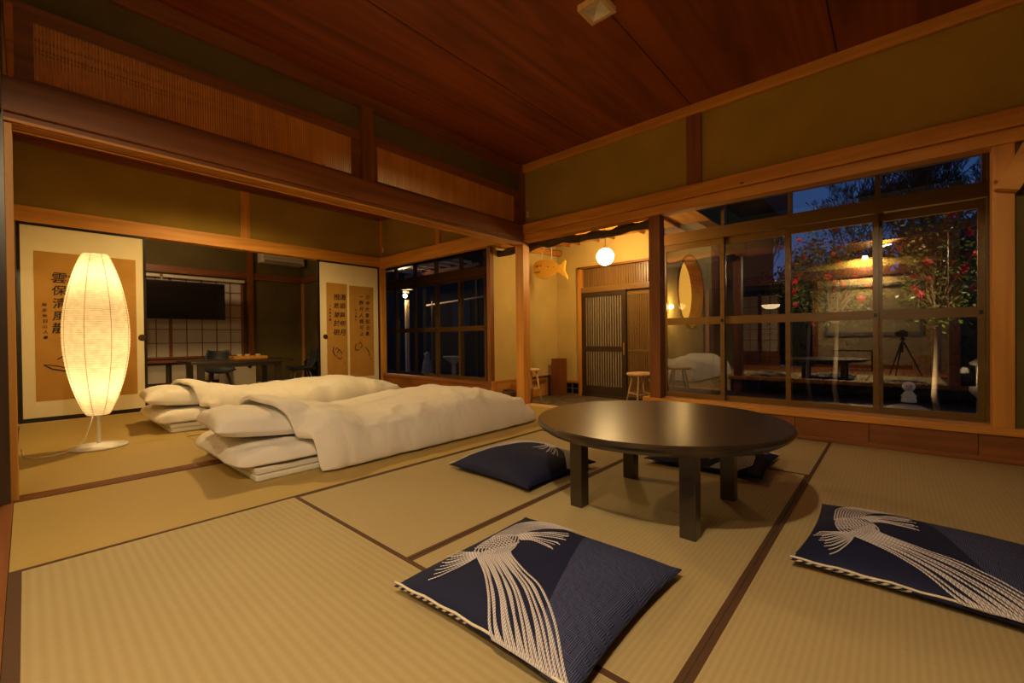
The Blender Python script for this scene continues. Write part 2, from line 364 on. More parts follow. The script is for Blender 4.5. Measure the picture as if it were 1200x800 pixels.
def copy_tree(o, parent=None):
    c = o.copy(); COL.objects.link(c); c.parent = parent
    for ch in [x for x in bpy.data.objects if x.parent == o]: copy_tree(ch, c)
    return c
def fbm(x, y, z=0.0, s=1.0, o=3):
    v = 0; a = 1
    for _ in range(o):
        v += a*noise.noise(Vector((x*s, y*s, z))); s *= 2.05; a *= .5
    return v

# ================================================================== THE SETTING
XL, XW, XO = -0.06, 3.74, 5.10        # left side, inner right wall line, outer glazing line
Y1, Y1B, Y3 = 3.12, 3.24, 6.08        # track between the rooms, far wall line
CZ = 2.69
# ---- floor
fl = thing('floor', 'tatami matting floor with brown cloth borders', 'floor', kind='structure')
obj('subfloor', B(-2.3, -1.6, -.10, XW+.10, 9.2, -.021), 'darkwood_x', fl)
def mat_piece(x0, y0, x1, y1, axis, m=None, border=True, bw=.018):
    o = obj('tatami_mat', B(x0+.001, y0+.001, -.02, x1-.001, y1-.001, 0, bev=.002), m or ('tatami_along_x' if axis == 0 else 'tatami_along_y'), fl)
    if border:
        if axis == 0: r = [(x0, y0, x1, y0+bw), (x0, y1-bw, x1, y1)]
        else: r = [(x0, y0, x0+bw, y1), (x1-bw, y0, x1, y1)]
        for q in r: obj('cloth_border', B(q[0]+.0015, q[1]+.0015, -.004, q[2]-.0015, q[3]-.0015, .0016), 'border_cloth', o)
    return o
XA, XB, XC2 = .862, 2.765, XW-.02
YA, YB, YC = .345, 1.243, 2.157
L0 = XL+.012
# main room
o = mat_piece(L0, YA, XA, YC, 1, border=False)
obj('cloth_border', B(L0+.001, YA, -.004, L0+.030, YC, .0016), 'border_cloth', o)
obj('cloth_border', B(XA-.018, YA, -.004, XA-.001, YC, .0016), 'border_cloth', o)
mat_piece(XA, YB, XB, YC, 0); mat_piece(XA, YA, XB, YB, 0)
mat_piece(XB, YA, XC2, YC, 1, 'tatami_along_x')
mat_piece(L0, YC, 1.80, Y1, 0, 'tatami_golden'); mat_piece(1.80, YC, XC2, Y1, 0, 'tatami_golden')
mat_piece(L0, -.60, 1.79, YA, 0); mat_piece(1.79, -.60, XC2, YA, 0)
# second room
for (x0, y0, x1, y1, ax) in ((L0, Y1B, .84, 4.20, 0), (.84, Y1B, 2.70, 4.20, 0), (2.70, Y1B, XC2, 5.05, 1), (L0, 4.20, .86, 6.0, 1), (.86, 4.20, 2.70, 5.1, 0), (.86, 5.1, 2.70, 6.0, 0), (2.70, 5.05, XC2, 6.0, 1)):
    mat_piece(x0, y0, x1, y1, ax, 'tatami_golden', border=(ax == 0 and x0 > .5), bw=.012)
for x0 in (L0, 1.3, 2.6): mat_piece(x0, 6.18, min(x0+1.3, XC2), 8.8, 1, 'tatami_golden')
# the room behind the camera
for i in range(6): obj('floorboard', B(-2.05+i*.33, -1.5, -.03, -1.72+i*.33-.003, 3.1, .0), 'brown_y', fl)
# grooved track between rooms
tr = thing('trim_1', 'grooved wooden track on the floor between the two rooms', 'floor track', (XL, Y1, 0), kind='structure')
obj('track_board', B(XL, Y1, -.02, XW, Y1B, -.005), 'darkwood_x', tr)
for k in range(4): obj('guide_rail', B(XL, Y1+.010+k*.030, -.005, XW, Y1+.024+k*.030, .002), 'brown_x', tr)
struct('trim_2', B(XL, Y3-.06, -.02, XW, Y3+.10, .004), 'pale_x', 'pale wooden sill under the painted sliding panels', 'floor track')
struct('trim_3', B(XL-.02, -1.2, -.02, L0, Y1, .004), 'brown_y', 'red brown wooden sill along the left edge of the matting', 'sill')
struct('trim_4', B(XW-.02, 1.72, -.05, XW+.12, Y1, .003), 'pale_y', 'wooden threshold between matting and entrance floor', 'threshold')
# entrance floor of dark slates
gf = thing('floor_entrance', 'dark slate entrance floor below the matting', 'floor', (XW+.1, 1.7, -.06), kind='structure')
obj('bed', B(XW+.08, 1.92, -.14, XO+.4, 3.66, -.062), 'soil', gf)
xx = XW+.121
while xx < XO:
    yy = 1.92 + random.uniform(-.2, 0)
    while yy < 3.64:
        h = random.uniform(.22, .34); y2 = min(yy+h, 3.64)
        if y2-yy > .04: obj('slate_tile', B(xx, max(yy, 1.92), -.062, xx+.155, y2-.008, -.05+random.uniform(-.003, .003), bev=.003), 'slate', gf)
        yy += h
    xx += .162
# engawa boards by the glazing
ef = thing('floor_veranda', 'dark boarded veranda floor inside the glazing', 'floor', (XW+.1, -1.0, 0), kind='structure')
for i in range(8):
    for (ya, yb) in ((-1.2, 1.90), (3.72, 8.6)):
        obj('veranda_board', B(XW+.10+i*.166, ya, -.03, XW+.10+i*.166+.163, yb, .0, bev=.002), 'darkwood_y', ef)

# ---- ceiling boards
ce = thing('ceiling', 'ceiling of broad red brown boards', 'ceiling', (0, 0, CZ), kind='structure')
for (a, b) in ((-1.6, -.70), (-.70, .29), (.29, 1.27), (1.27, 2.25), (2.25, 3.20)):
    obj('ceiling_board', B(XL-.02, a+.004, CZ, XW+.1, b-.004, CZ+.02), 'ceiling_board', ce)
obj('ceiling_back', B(-2.3, -1.8, CZ+.022, XW+.2, 9.3, CZ+.05), 'darkwood_x', ce)
for k in range(3): obj('ceiling_board', B(XL, 3.24+k*.96, CZ-.02, XW, 3.24+(k+1)*.96-.008, CZ), 'ceiling_board', ce)
obj('ceiling_board', B(XL, 6.15, 2.60, XW, 9.0, 2.62), 'ceiling_board', ce)
obj('ceiling_board', B(-2.2, -1.6, 2.45, XL-.1, 3.2, 2.47), 'ceiling_board', ce)
obj('ceiling_board', B(XW+.14, -1.3, 2.32, XO+.05, 1.54, 2.34), 'darkwood_y', ce)
obj('ceiling_board', B(XW+.14, 3.70, 2.32, XO+.05, 8.8, 2.34), 'darkwood_y', ce)

# ---- wall over the opening between the rooms (W1)
struct('trim_5', B(XL, Y1+.004, 1.815, XW, Y1B, 1.842), 'brown_x', 'grooved lower face of the lintel between the rooms', 'lintel')
lt = thing('trim_6', 'long dark brown lintel beam under the lattice transom', 'beam', (XL, Y1, 1.84), kind='structure')
obj('beam', B(XL, Y1-.02, 1.842, XW-.02, Y1B+.02, 2.005, bev=.004), 'brown_x', lt)
for k in range(4): obj('groove_lip', B(XL, Y1-.004+k*.027, 1.802, XW-.02, Y1+.003+k*.027, 1.8148), 'pine_x', lt)
obj('groove_lip', B(XL, Y1B-.006, 1.800, XW-.02, Y1B+.012, 1.8148), 'pine_x', lt)
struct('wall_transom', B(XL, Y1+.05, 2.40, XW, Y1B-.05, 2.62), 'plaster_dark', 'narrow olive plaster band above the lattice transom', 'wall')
struct('trim_7', B(XL, Y1+.01, 2.585, XW-.01, Y1B-.02, CZ, bev=.004), 'brown_x', 'dark ceiling moulding above the lattice transom', 'moulding')
struct('trim_8', B(1.775, Y1-.004, 2.005, 1.875, Y1B, 2.60, bev=.004), 'brown_z', 'short brown post dividing the lattice transoms', 'post')
def transom(x0, x1, lx0, lx1, label):
    t = thing('lattice_transom', label, 'transom', (x0, Y1+.03, 2.005))
    bm = new_bm(); y0, y1 = Y1+.03, Y1+.075
    box(bm, x0, y0, 2.006, x1, y1, 2.040); box(bm, x0, y0, 2.325, x1, y1, 2.40)
    box(bm, x0, y0, 2.04, lx0, y1, 2.325); box(bm, lx1, y0, 2.04, x1, y1, 2.325)
    obj('frame', bm, 'brown_x', t)
    bm = new_bm(); n = int((lx1-lx0)/.0125)
    for k in range(n+1):
        x = lx0+(lx1-lx0)*k/n; box(bm, x-.0029, y0+.014, 2.038, x+.0029, y0+.024, 2.327)
    o = obj('slats', bm, 'pine_z', t, kind='stuff')
    for z in (2.250, 2.208, 2.188): obj('crosspiece', B(lx0, y0+.024, z-.0045, lx1, y0+.034, z+.0045), 'brown_x', t)
    return t
transom(XL+.04, 1.772, .045, 1.70, 'long lattice transom of fine slats above the sleeping room opening')
transom(1.878, XW-.04, 1.92, 3.62, 'lattice transom of fine slats between short post and room corner')
struct('trim_9', B(XL-.06, Y1-.03, 0, XL+.004, Y1B+.03, 2.6), 'darkwood_z', 'dark post at the left edge of the rooms', 'post')
struct('trim_10', B(XL+.004, Y1+.02, 0, XL+.030, Y1B-.02, 1.80, bev=.002), 'pine_z', 'thin light jamb strip at the left end of the track', 'post')
struct('trim_11', B(XW-.01, Y1+.01, -.02, XW+.105, Y1B+.005, 1.84, bev=.004), 'pine_z', 'square corner post between futon room and entrance', 'post')
struct('trim_12', B(XW-.03, Y1-.01, 1.84, XW+.105, Y1B+.02, CZ), 'brown_z', 'upper part of the corner post above the lintels', 'post')

# ---- right wall of the main room (W2)
struct('wall_right', B(XW+.02, -1.3, 1.84, XW+.09, Y1+.02, CZ), 'plaster', 'olive plaster band above the windows', 'wall')
struct('trim_13', B(XW-.035, -1.3, 1.915, XW+.02, Y1, 2.018, bev=.004), 'pine_y', 'long lit wooden rail above the veranda opening', 'beam')
struct('trim_14', B(XW-.012, -1.3, 1.832, XW+.10, Y1, 1.912, bev=.006), 'pine_y', 'lintel under the long rail above the veranda', 'lintel')
struct('trim_15', B(XW-.02, -1.3, 2.605, XW+.02, Y1, CZ, bev=.006), 'pine_y', 'ceiling moulding above the right wall', 'moulding')
struct('trim_16', B(XW-.012, 1.195, 2.018, XW+.03, 1.315, 2.605, bev=.004), 'brown_z', 'short upright post on the plaster band of the right wall', 'post')
struct('trim_17', B(XW-.005, 1.555, -.02, XW+.105, 1.655, 1.832, bev=.004), 'brown_z', 'post between entrance opening and windows', 'post')
struct('trim_18', B(XW-.005, -.515, .20, XW+.10, -.428, 1.832, bev=.004), 'pine_z', 'knotty pine post at the right end of the windows', 'post')
bm = new_bm(); prism(bm, [(-.430,1.572),(-.520,1.545),(-.665,1.832),(-.548,1.832)], (.12,0,0), (XW-.075,0,0), (0,1,0), (0,0,1))
struct('trim_19', bm, 'pine_y', 'diagonal brace at the top of the knotty pine post', 'brace')
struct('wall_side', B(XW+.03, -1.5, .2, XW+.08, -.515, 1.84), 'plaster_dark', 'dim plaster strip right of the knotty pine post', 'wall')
si = struct('trim_20', B(XW-.02, -1.3, .158, XW+.13, 1.72, .205, bev=.005), 'pine_y', 'knotty wooden sill board along the veranda', 'sill')
fa = thing('baseboard_right', 'brown plank fascia under the veranda sill', 'baseboard', (XW, -1.3, 0), kind='structure')
yy = -1.3
for wd in (.47, .46, .50, .42, .52, .50, .15):
    obj('plank', B(XW+.0, yy+.002, .028, XW+.03, yy+wd-.002, .158), 'brown_y', fa); yy += wd
obj('shoe_rail', B(XW-.02, -1.3, 0, XW+.01, 1.72, .028, bev=.003), 'brown_y', fa)
obj('back_panel', B(XW+.031, -1.3, -.05, XW+.06, 1.70, .158), 'darkwood_y', fa)

# ---- second room: right side (W4) and far wall (W3)
struct('wall_second_right', B(XW+.02, Y1B, 1.9, XW+.09, Y3, CZ), 'plaster', 'plaster band above the veranda windows of the sleeping room', 'wall')
struct('trim_21', B(XW-.03, Y1B, 1.868, XW+.06, Y3, 2.035, bev=.005), 'pine_y', 'wooden lintel above the sleeping room veranda windows', 'lintel')
struct('trim_22', B(XW-.01, 4.60, 2.035, XW+.03, 4.69, CZ-.02), 'pine_z', 'thin upright strip on the sleeping room plaster', 'post')
struct('trim_23', B(XW-.02, Y3-.04, 0, XW+.07, Y3+.06, 1.90, bev=.004), 'pine_z', 'knotty corner post beside the right painted panel', 'post')
struct('trim_24', B(XW-.01, Y3-.035, 1.9, XW+.03, Y3, CZ-.02), 'pine_z', 'slim corner strip above the far lintel', 'post')
struct('trim_25', B(XW-.005, 3.655, .0, XW+.06, 3.715, 1.86, bev=.003), 'brown_z', 'thin brown jamb left of the golden entrance wall', 'post')
struct('trim_26', B(XW-.01, 3.66, .175, XW+.12, Y3, .215, bev=.003), 'brown_y', 'window sill of the sleeping room veranda', 'sill')
fb = thing('baseboard_second', 'brown plank fascia under the sleeping room windows', 'baseboard', (XW, 3.7, 0), kind='structure')
yy = 3.66
for wd in (.80, .82, .78): obj('plank', B(XW+.002, yy+.002, .02, XW+.03, min(yy+wd-.002, Y3), .176), 'brown_y', fb); yy += wd
obj('shoe_rail', B(XW-.012, 3.66, 0, XW+.012, Y3, .02), 'pine_y', fb)
struct('trim_27', B(XL, Y3-.03, 1.885, XW-.02, Y3+.09, 2.035, bev=.005), 'pine_x', 'long wooden lintel over the painted sliding panels', 'lintel')
struct('wall_far', B(XL, Y3+.01, 2.03, XW, Y3+.07, CZ), 'plaster', 'olive plaster above the painted sliding panels', 'wall')
struct('trim_28', B(1.79, Y3-.01, 2.035, 1.895, Y3+.03, CZ-.07), 'pine_z', 'short post on the plaster above the far lintel', 'post')
struct('trim_29', B(XL, Y3-.035, CZ-.075, XW, Y3+.02, CZ-.02, bev=.003), 'brown_x', 'ceiling moulding of the far wall', 'moulding')
struct('trim_30', B(XW-.03, Y1B, CZ-.075, XW+.03, Y3, CZ-.02, bev=.003), 'brown_y', 'ceiling moulding of the sleeping room right wall', 'moulding')
struct('wall_left', B(XL-.06, Y1B+.02, 0, XL-.005, Y3+.05, CZ), 'plaster', 'left plaster wall of the sleeping room', 'wall')
# outside wall of the entrance wing, seen through the left pane, with its round window
WY, WT = 2.13, .16
CXR, CZR, RR = 6.19, 1.37, .51
def wall_with_round(x0, x1, z0, z1, name, mat, label):
    bm = new_bm(); N = 56
    def ring(y): return [bm.verts.new((CXR+RR*cos(2*pi*k/N), y, CZR+RR*sin(2*pi*k/N))) for k in range(N)]
    def outer(y):
        out = []
        for k in range(N):
            a = 2*pi*k/N; c, s_ = cos(a), sin(a); t = 1e9
            if c > 1e-6: t = min(t, (x1-CXR)/c)
            if c < -1e-6: t = min(t, (x0-CXR)/c)
            if s_ > 1e-6: t = min(t, (z1-CZR)/s_)
            if s_ < -1e-6: t = min(t, (z0-CZR)/s_)
            out.append(bm.verts.new((CXR+t*c, y, CZR+t*s_)))
        return out
    a, b, c, d = ring(WY), outer(WY), ring(WY+WT), outer(WY+WT)
    for k in range(N):
        j = (k+1) % N
        for q in ((a[k], b[k], b[j], a[j]), (c[k], c[j], d[j], d[k]), (a[k], a[j], c[j], c[k])): bm.faces.new(q)
    return struct(name, bm, mat, label, 'wall')
wall_with_round(XO+.12, 7.1, -.2, 2.4, 'wall_wing', 'plaster_gold', 'outer plaster wall with a round window seen through the left pane')
rw = thing('window_3', 'round window glowing in the outer wall beyond the left pane', 'window', (CXR, WY, CZR), kind='structure')
bm = new_bm(); N = 56; ring = []
for k in range(N):
    a = 2*pi*k/N; c, s_ = cos(a), sin(a)
    ring.append([bm.verts.new((CXR+rr*c, y, CZR+rr*s_)) for y, rr in ((WY+WT, RR+.01), (WY-.012, RR+.01), (WY-.012, RR-.025), (WY+WT, RR-.025))])
for k in range(N):
    for q in range(4): bm.faces.new((ring[k][q], ring[k][(q+1)%4], ring[(k+1)%N][(q+1)%4], ring[(k+1)%N][q]))
obj('ring_frame', bm, 'brown_x', rw)
bm = new_bm(); bmesh.ops.create_circle(bm, cap_ends=True, radius=RR, segments=48, matrix=Matrix.Translation((CXR, WY+WT+.004, CZR)) @ Matrix.Rotation(pi/2, 4, 'X'))
obj('lit_paper', bm, 'round_window_glow', rw)
struct('trim_40', B(7.1, WY-.03, -.2, 7.36, WY+.2, 2.4), 'brown_z', 'end post of the outer wall with the round window', 'post')
wl = thing('wall_lamp', 'small lamp glowing at the near end of the round window wall', 'lamp', (5.36, WY, 1.12))
obj('back_plate', B(5.31, WY-.012, 1.04, 5.36, WY, 1.20), 'brown_z', wl)
bm = new_bm(); bmesh.ops.create_uvsphere(bm, u_segments=16, v_segments=10, radius=.03, matrix=Matrix.Translation((5.335, WY-.05, 1.12))); obj('bulb', bm, 'bulb_small', wl, smooth=True)
light('POINT', 'wing_lamp_light', (5.40, WY-.16, 1.12), 5, (1.0, .62, .22), .04)

# ---- entrance (genkan)
GY = 3.66
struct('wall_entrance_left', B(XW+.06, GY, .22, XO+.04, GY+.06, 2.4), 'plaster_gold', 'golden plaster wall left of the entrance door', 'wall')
wa = thing('baseboard_entrance', 'panelled wainscot along the golden entrance wall', 'wainscot', (XW+.05, GY, -.05), kind='structure')
for k in range(5): obj('panel', B(XW+.07+k*.265, GY-.012, -.05, XW+.07+k*.265+.262, GY+.03, .205), 'pine_z', wa)
obj('cap_rail', B(XW+.0, GY-.02, .205, XO+.02, GY+.03, .232, bev=.003), 'pine_x', wa)
obj('end_post', B(XW+.0, GY-.015, -.02, XW+.06, GY+.03, .205), 'pine_z', wa)
gw = thing('wall_entrance_front', 'golden plaster wall around the entrance door', 'wall', (XO, GY, 0), kind='structure')
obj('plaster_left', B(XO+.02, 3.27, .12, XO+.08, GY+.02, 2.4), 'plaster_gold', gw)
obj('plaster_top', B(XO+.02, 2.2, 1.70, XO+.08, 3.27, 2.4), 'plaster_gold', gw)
obj('base_rail', B(XO+.0, 3.27, .12, XO+.05, GY, .15), 'pine_y', gw)
vt = thing('floor_vent', 'small black grid vent low in the golden wall beside the door', 'vent', (XO+.02, 3.4, -.05))
obj('backing', B(XO+.03, 3.29, -.05, XO+.06, 3.64, .12), 'black', vt)
for y in (3.30, 3.41, 3.52, 3.62): obj('bar', B(XO+.015, y-.006, -.05, XO+.03, y+.006, .12), 'grey_metal', vt)
for z in (-.04, .035, .11): obj('bar', B(XO+.013, 3.29, z-.005, XO+.027, 3.63, z+.005), 'grey_metal', vt)
dr = thing('door_1', 'ribbed sliding entrance door with ribbed transom light', 'door', (XO, 2.6, -.05), kind='structure')
obj('jamb', B(XO-.03, 3.22, -.06, XO+.06, 3.275, 1.71, bev=.003), 'pine_z', dr)
obj('head', B(XO-.03, 2.2, 1.685, XO+.06, 3.275, 1.715, bev=.003), 'brown_y', dr)
obj('transom_rail', B(XO-.03, 2.2, 1.355, XO+.06, 3.22, 1.43, bev=.003), 'bronze_y', dr)
obj('sill', B(XO-.04, 2.2, -.06, XO+.08, 3.22, -.02), 'darkwood_y', dr)
obj('transom_panel', B(XO+.03, 2.2, 1.43, XO+.045, 3.22, 1.685), 'bronze_z', dr)
for k in range(29):
    y = 3.20-k*.034; obj('transom_rib', B(XO+.018, y-.008, 1.43, XO+.03, y+.008, 1.685), 'bronze_z', dr)
def ribbed(y0, y1, x, mat, ribmat, n, midw):
    """sliding leaf between y0<y1"""
    obj('stile', B(x, y0, -.02, x+.035, y0+.055, 1.355), mat+'_z', dr); obj('stile', B(x, y1-.055, -.02, x+.035, y1, 1.355), mat+'_z', dr)
    obj('rail', B(x, y0+.055, 1.29, x+.035, y1-.055, 1.355), mat+'_y', dr)
    obj('rail', B(x, y0+.055, .56, x+.035, y1-.055, .56+midw), mat+'_y', dr)
    obj('kick_panel', B(x, y0+.055, -.02, x+.035, y1-.055, .10), mat+'_y', dr)
    obj('backing_glass', B(x+.022, y0+.055, .10, x+.03, y1-.055, 1.29), 'darkwood_z' if ribmat == 'aluminium' else 'shoji_paper', dr)
    for k in range(n):
        y = y0+.055+(y1-y0-.11)*(k+.5)/n
        obj('rib', B(x+.004, y-.0085, .10, x+.021, y+.0085, .56), ribmat, dr); obj('rib', B(x+.004, y-.0085, .56+midw, x+.021, y+.0085, 1.29), ribmat, dr)
ribbed(2.56, 3.215, XO-.025, 'darkwood', 'aluminium', 15, .07)
ribbed(2.22, 2.62, XO+.018, 'bronze', 'bronze_z', 12, .03)
obj('handle', B(XO-.036, 2.575, .52, XO-.025, 2.60, .68, bev=.003), 'hook_metal', dr)
# entrance ceiling with boards and rafters
gc = thing('ceiling_entrance', 'low boarded entrance ceiling with slim rafters', 'ceiling', (4.4, 2.5, 2.05), kind='structure')
for k in range(7): obj('board', B(XW+.12, 1.55+k*.31, 2.06, XO+.05, 1.55+(k+1)*.31-.003, 2.07), 'pine_x', gc)
for y in (3.44, 3.27, 2.97, 2.74, 2.33, 1.9):
    bm = new_bm(); tube(bm, [(XW+.12, y, 2.045), (XO+.03, y, 2.045)], .019, 8); obj('rafter', bm, 'pine_x', gc, smooth=True)
bm = new_bm(); pts = []
for k in range(22):
    y = 1.62+k*(3.68-1.62)/21; pts.append((XW+.16, y, 1.806+.010*sin(y*5)+.01*sin(y*17)))
tube(bm, pts, [.042+.008*sin(k*2.1) for k in range(22)], 12)
struct('trim_31', bm, 'bark', 'dark log lintel with bark across the entrance opening', 'lintel', smooth=True)
bm = new_bm(); tube(bm, [(XW+.1, 3.60, 1.90), (4.5, 3.60, 1.925), (XO+.1, 3.60, 1.965)], [.05, .045, .045], 12)
struct('trim_32', bm, 'pine_x', 'pale round log beam above the golden entrance wall', 'beam', smooth=True)
struct('wall_entrance_right', B(XO-.04, 2.14, -.05, XO+.12, 2.215, 2.4), 'darkwood_z', 'dark post between entrance door and veranda windows', 'post')
struct('wall_engawa_divide', B(XW+.06, GY+.06, 0, XO+.04, GY+.10, 2.4), 'plaster_dark', 'veranda side of the entrance wall', 'wall')

# ---- outer sliding glazing
def glazing(name, label, y0, y1, edges, ymin_frame, tall=True):
    wn = thing(name, label, 'window', (XO, (y0+y1)/2, 0), kind='structure')
    obj('track_sill', B(XO-.05, y0, .0, XO+.09, y1, .04, bev=.003), 'bronze_y', wn)
    obj('head_rail', B(XO-.05, y0, 1.83, XO+.09, y1, 1.955, bev=.004), 'bronze_y', wn)
    obj('top_rail', B(XO-.04, y0, 2.195, XO+.08, y1, 2.30), 'darkwood_y', wn)
    obj('jamb', B(XO-.05, y0-.07, 0, XO+.09, y0, 2.3, bev=.003), 'bronze_z', wn)
    obj('jamb', B(XO-.05, y1, 0, XO+.09, y1+.05, 2.3, bev=.003), 'darkwood_z', wn)
    for (a, b, xo) in edges:
        x = XO+xo; s = .042
        sash = obj('sash', None_bm([(x, a, .04, x+.028, a+s, 1.83), (x, b-s, .04, x+.028, b, 1.83), (x, a+s, .04, x+.028, b-s, .092), (x, a+s, 1.765, x+.028, b-s, 1.83), (x, a+s, .885, x+.028, b-s, .968)]), 'bronze_y', wn)
        obj('pane', B(x+.012, a+s, .968, x+.016, b-s, 1.765), 'glass', sash)
        obj('pane', B(x+.012, a+s, .092, x+.016, b-s, .885), 'glass', sash)
        obj('catch', B(x-.006, a+.012, .905, x, a+.034, .94), 'black', sash)
        obj('pane', B(XO+.012, a+s*.3, 1.955, XO+.016, b-s*.3, 2.195), 'glass', wn)
        obj('transom_bar', B(XO-.02, a-.012, 1.955, XO+.05, a+.022, 2.195), 'bronze_z', wn)
    return wn
def None_bm(lst):
    bm = new_bm()
    for q in lst: box(bm, *q)
    return bm
glazing('window_1', 'wide bronze framed sliding windows along the veranda', -.55, 2.09,
        [(1.40, 2.085, 0), (.775, 1.445, .032), (.105, .825, 0), (-.548, .120, .032)], 0)
glazing('window_2', 'dark framed sliding windows of the sleeping room veranda', 3.78, 8.5,
        [(5.10, 5.79, 0), (5.70, 6.42, .032), (6.40, 7.10, 0), (7.06, 7.76, .032), (7.72, 8.45, 0), (4.42, 5.12, .032), (3.785, 4.44, 0)], 0)
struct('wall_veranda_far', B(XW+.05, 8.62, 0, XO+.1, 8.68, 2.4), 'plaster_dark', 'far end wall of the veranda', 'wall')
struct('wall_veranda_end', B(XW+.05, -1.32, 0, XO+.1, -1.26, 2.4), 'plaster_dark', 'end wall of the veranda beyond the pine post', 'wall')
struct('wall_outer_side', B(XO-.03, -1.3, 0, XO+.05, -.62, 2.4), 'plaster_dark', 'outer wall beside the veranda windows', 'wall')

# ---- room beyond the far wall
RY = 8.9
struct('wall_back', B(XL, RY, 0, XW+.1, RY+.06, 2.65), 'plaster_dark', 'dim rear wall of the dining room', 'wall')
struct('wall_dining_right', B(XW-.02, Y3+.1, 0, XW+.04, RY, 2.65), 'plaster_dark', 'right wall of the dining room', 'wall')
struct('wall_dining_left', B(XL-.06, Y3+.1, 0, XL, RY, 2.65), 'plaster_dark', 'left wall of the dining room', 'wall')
struct('trim_33', B(XL, RY-.045, 1.88, XW-.02, RY, 1.995), 'brown_x', 'rail along the dining room rear wall', 'rail')
struct('trim_34', B(2.70, RY-.06, 0, 2.80, RY, 2.6), 'brown_z', 'post on the dining room rear wall right of the paper screen', 'post')
struct('trim_35', B(XW-.06, RY-.04, 0, XW-.02, RY-.0, 1.9), 'pine_z', 'slim corner post of the dining room', 'post')
struct('trim_36', B(XW-.06, Y3+.1, 1.88, XW-.02, RY, 1.995), 'brown_y', 'rail along the dining room right wall', 'rail')

# ---- room behind the camera (seen in the window reflections)
BX = -2.05
struct('wall_rear', B(BX-.06, -1.0, 0, BX, 1.35, 2.47), 'plaster_beige', 'beige wall behind the camera mirrored in the windows', 'wall')
struct('wall_rear_upper', B(BX-.06, 1.35, 1.9, BX, 3.2, 2.47), 'plaster_dark', 'dim wall above the paper screens behind the camera', 'wall')
struct('baseboard_rear', B(BX, -.58, 0, BX+.02, 1.35, .09), 'brown_y', 'brown skirting below the beige rear wall', 'baseboard')
struct('trim_37', B(BX, 1.33, 0, BX+.08, 1.43, 2.45), 'brown_z', 'brown post left of the beige rear wall', 'post')
struct('trim_38', B(BX, -.62, 0, BX+.06, -.56, 2.45), 'pale_z', 'pale lit jamb right of the beige rear wall', 'post')
struct('trim_39', B(XL-.10, -1.2, 1.83, XL-.0, Y1, 2.0), 'brown_y', 'lintel above the camera on the left side', 'lintel')
struct('wall_left_upper', B(XL-.08, -1.2, 2.0, XL-.02, Y1, CZ), 'plaster', 'plaster above the left side lintel', 'wall')
struct('wall_near', B(BX-.06, -1.36, 0, XO, -1.30, CZ), 'plaster_dark', 'near wall behind the right cushion', 'wall')
struct('wall_rear_side', B(BX-.06, 3.16, 0, XL-.1, 3.22, 2.47), 'plaster_dark', 'side wall of the room behind the camera', 'wall')
struct('wall_rear_dark', B(BX-.2, 1.40, 0, BX-.1, 2.0, 1.9), 'house_dark', 'dark doorway beside the rear paper screens', 'wall')

# ================================================================== THINGS
# ---- painted sliding panels
def text_object(name, cu, mat):
    tmp = bpy.data.objects.new('tmp_text', cu); COL.objects.link(tmp)
    dg = bpy.context.evaluated_depsgraph_get(); me = bpy.data.meshes.new_from_object(tmp.evaluated_get(dg))
    bpy.data.objects.remove(tmp); me.materials.clear(); me.materials.append(MATS[mat])
    o = bpy.data.objects.new(name, me); COL.objects.link(o); return o
def column(parent, body, x, y, z, glyph, pitch, mat='ink', shear=.10):
    """characters written one below the other; x, z is the middle of the topmost one"""
    for i, ch in enumerate(body):
        cu = bpy.data.curves.new('character', 'FONT'); cu.body = ch; cu.size = glyph*(1+.12*random.uniform(-1, 1)); cu.extrude = .0006
        cu.shear = shear; cu.align_x = 'CENTER'; cu.align_y = 'CENTER'; cu.offset = glyph*.008; cu.resolution_u = 2
        o = text_object('character', cu, mat); o.parent = parent
        o.location = Vector((x+random.uniform(-.08, .08)*glyph, y, z-i*pitch))-root_loc(parent); o.rotation_euler = (pi/2, random.uniform(-.10, .10), 0)
def stroke(parent, pts, y, wdt, name='ink_stroke', mat='ink'):
    """brush line on a sheet in the plane y: pts are (x, z)"""
    bm = new_bm(); prev = None; n = len(pts)
    for i, (x, z) in enumerate(pts):
        a = pts[max(i-1, 0)]; b = pts[min(i+1, n-1)]; d = Vector((b[0]-a[0], b[1]-a[1])); d.normalize()
        h = wdt*(.35+.65*sin(pi*(i+.5)/n)); v = (bm.verts.new((x-d.y*h, y, z+d.x*h)), bm.verts.new((x+d.y*h, y, z-d.x*h)))
        if prev: bm.faces.new((prev[0], prev[1], v[1], v[0]))
        prev = v
    return obj(name, bm, mat, parent)
FY = Y3-.02
def fusuma(x0, x1, y, label, sheets, pull_x, pull_z):
    t = thing('sliding_panel', label, 'sliding door', ((x0+x1)/2, y, .004))
    bm = new_bm(); s = .024
    for q in ((x0, y, .004, x0+s, y+.03, 1.885), (x1-s, y, .004, x1, y+.03, 1.885), (x0+s, y, .004, x1-s, y+.03, .045), (x0+s, y, 1.86, x1-s, y+.03, 1.885)): box(bm, *q)
    obj('frame', bm, 'lacquer', t)
    obj('paper_face', B(x0+s, y+.004, .045, x1-s, y+.026, 1.86), 'paper_cream', t)
    for (a, b, z0, z1) in sheets: obj('calligraphy_sheet', B(a, y+.0015, z0, b, y+.0042, z1), 'paper_ochre', t)
    bm = new_bm(); m = Matrix.Translation((pull_x, y-.001, pull_z)) @ Matrix.Rotation(pi/2, 4, 'X')
    bmesh.ops.create_cone(bm, cap_ends=True, segments=24, radius1=.034, radius2=.030, depth=.01, matrix=m)
    bmesh.ops.create_cone(bm, cap_ends=True, segments=24, radius1=.018, radius2=.016, depth=.014, matrix=m)
    obj('finger_pull', bm, 'darkwood_x', t, smooth=False)
    return t
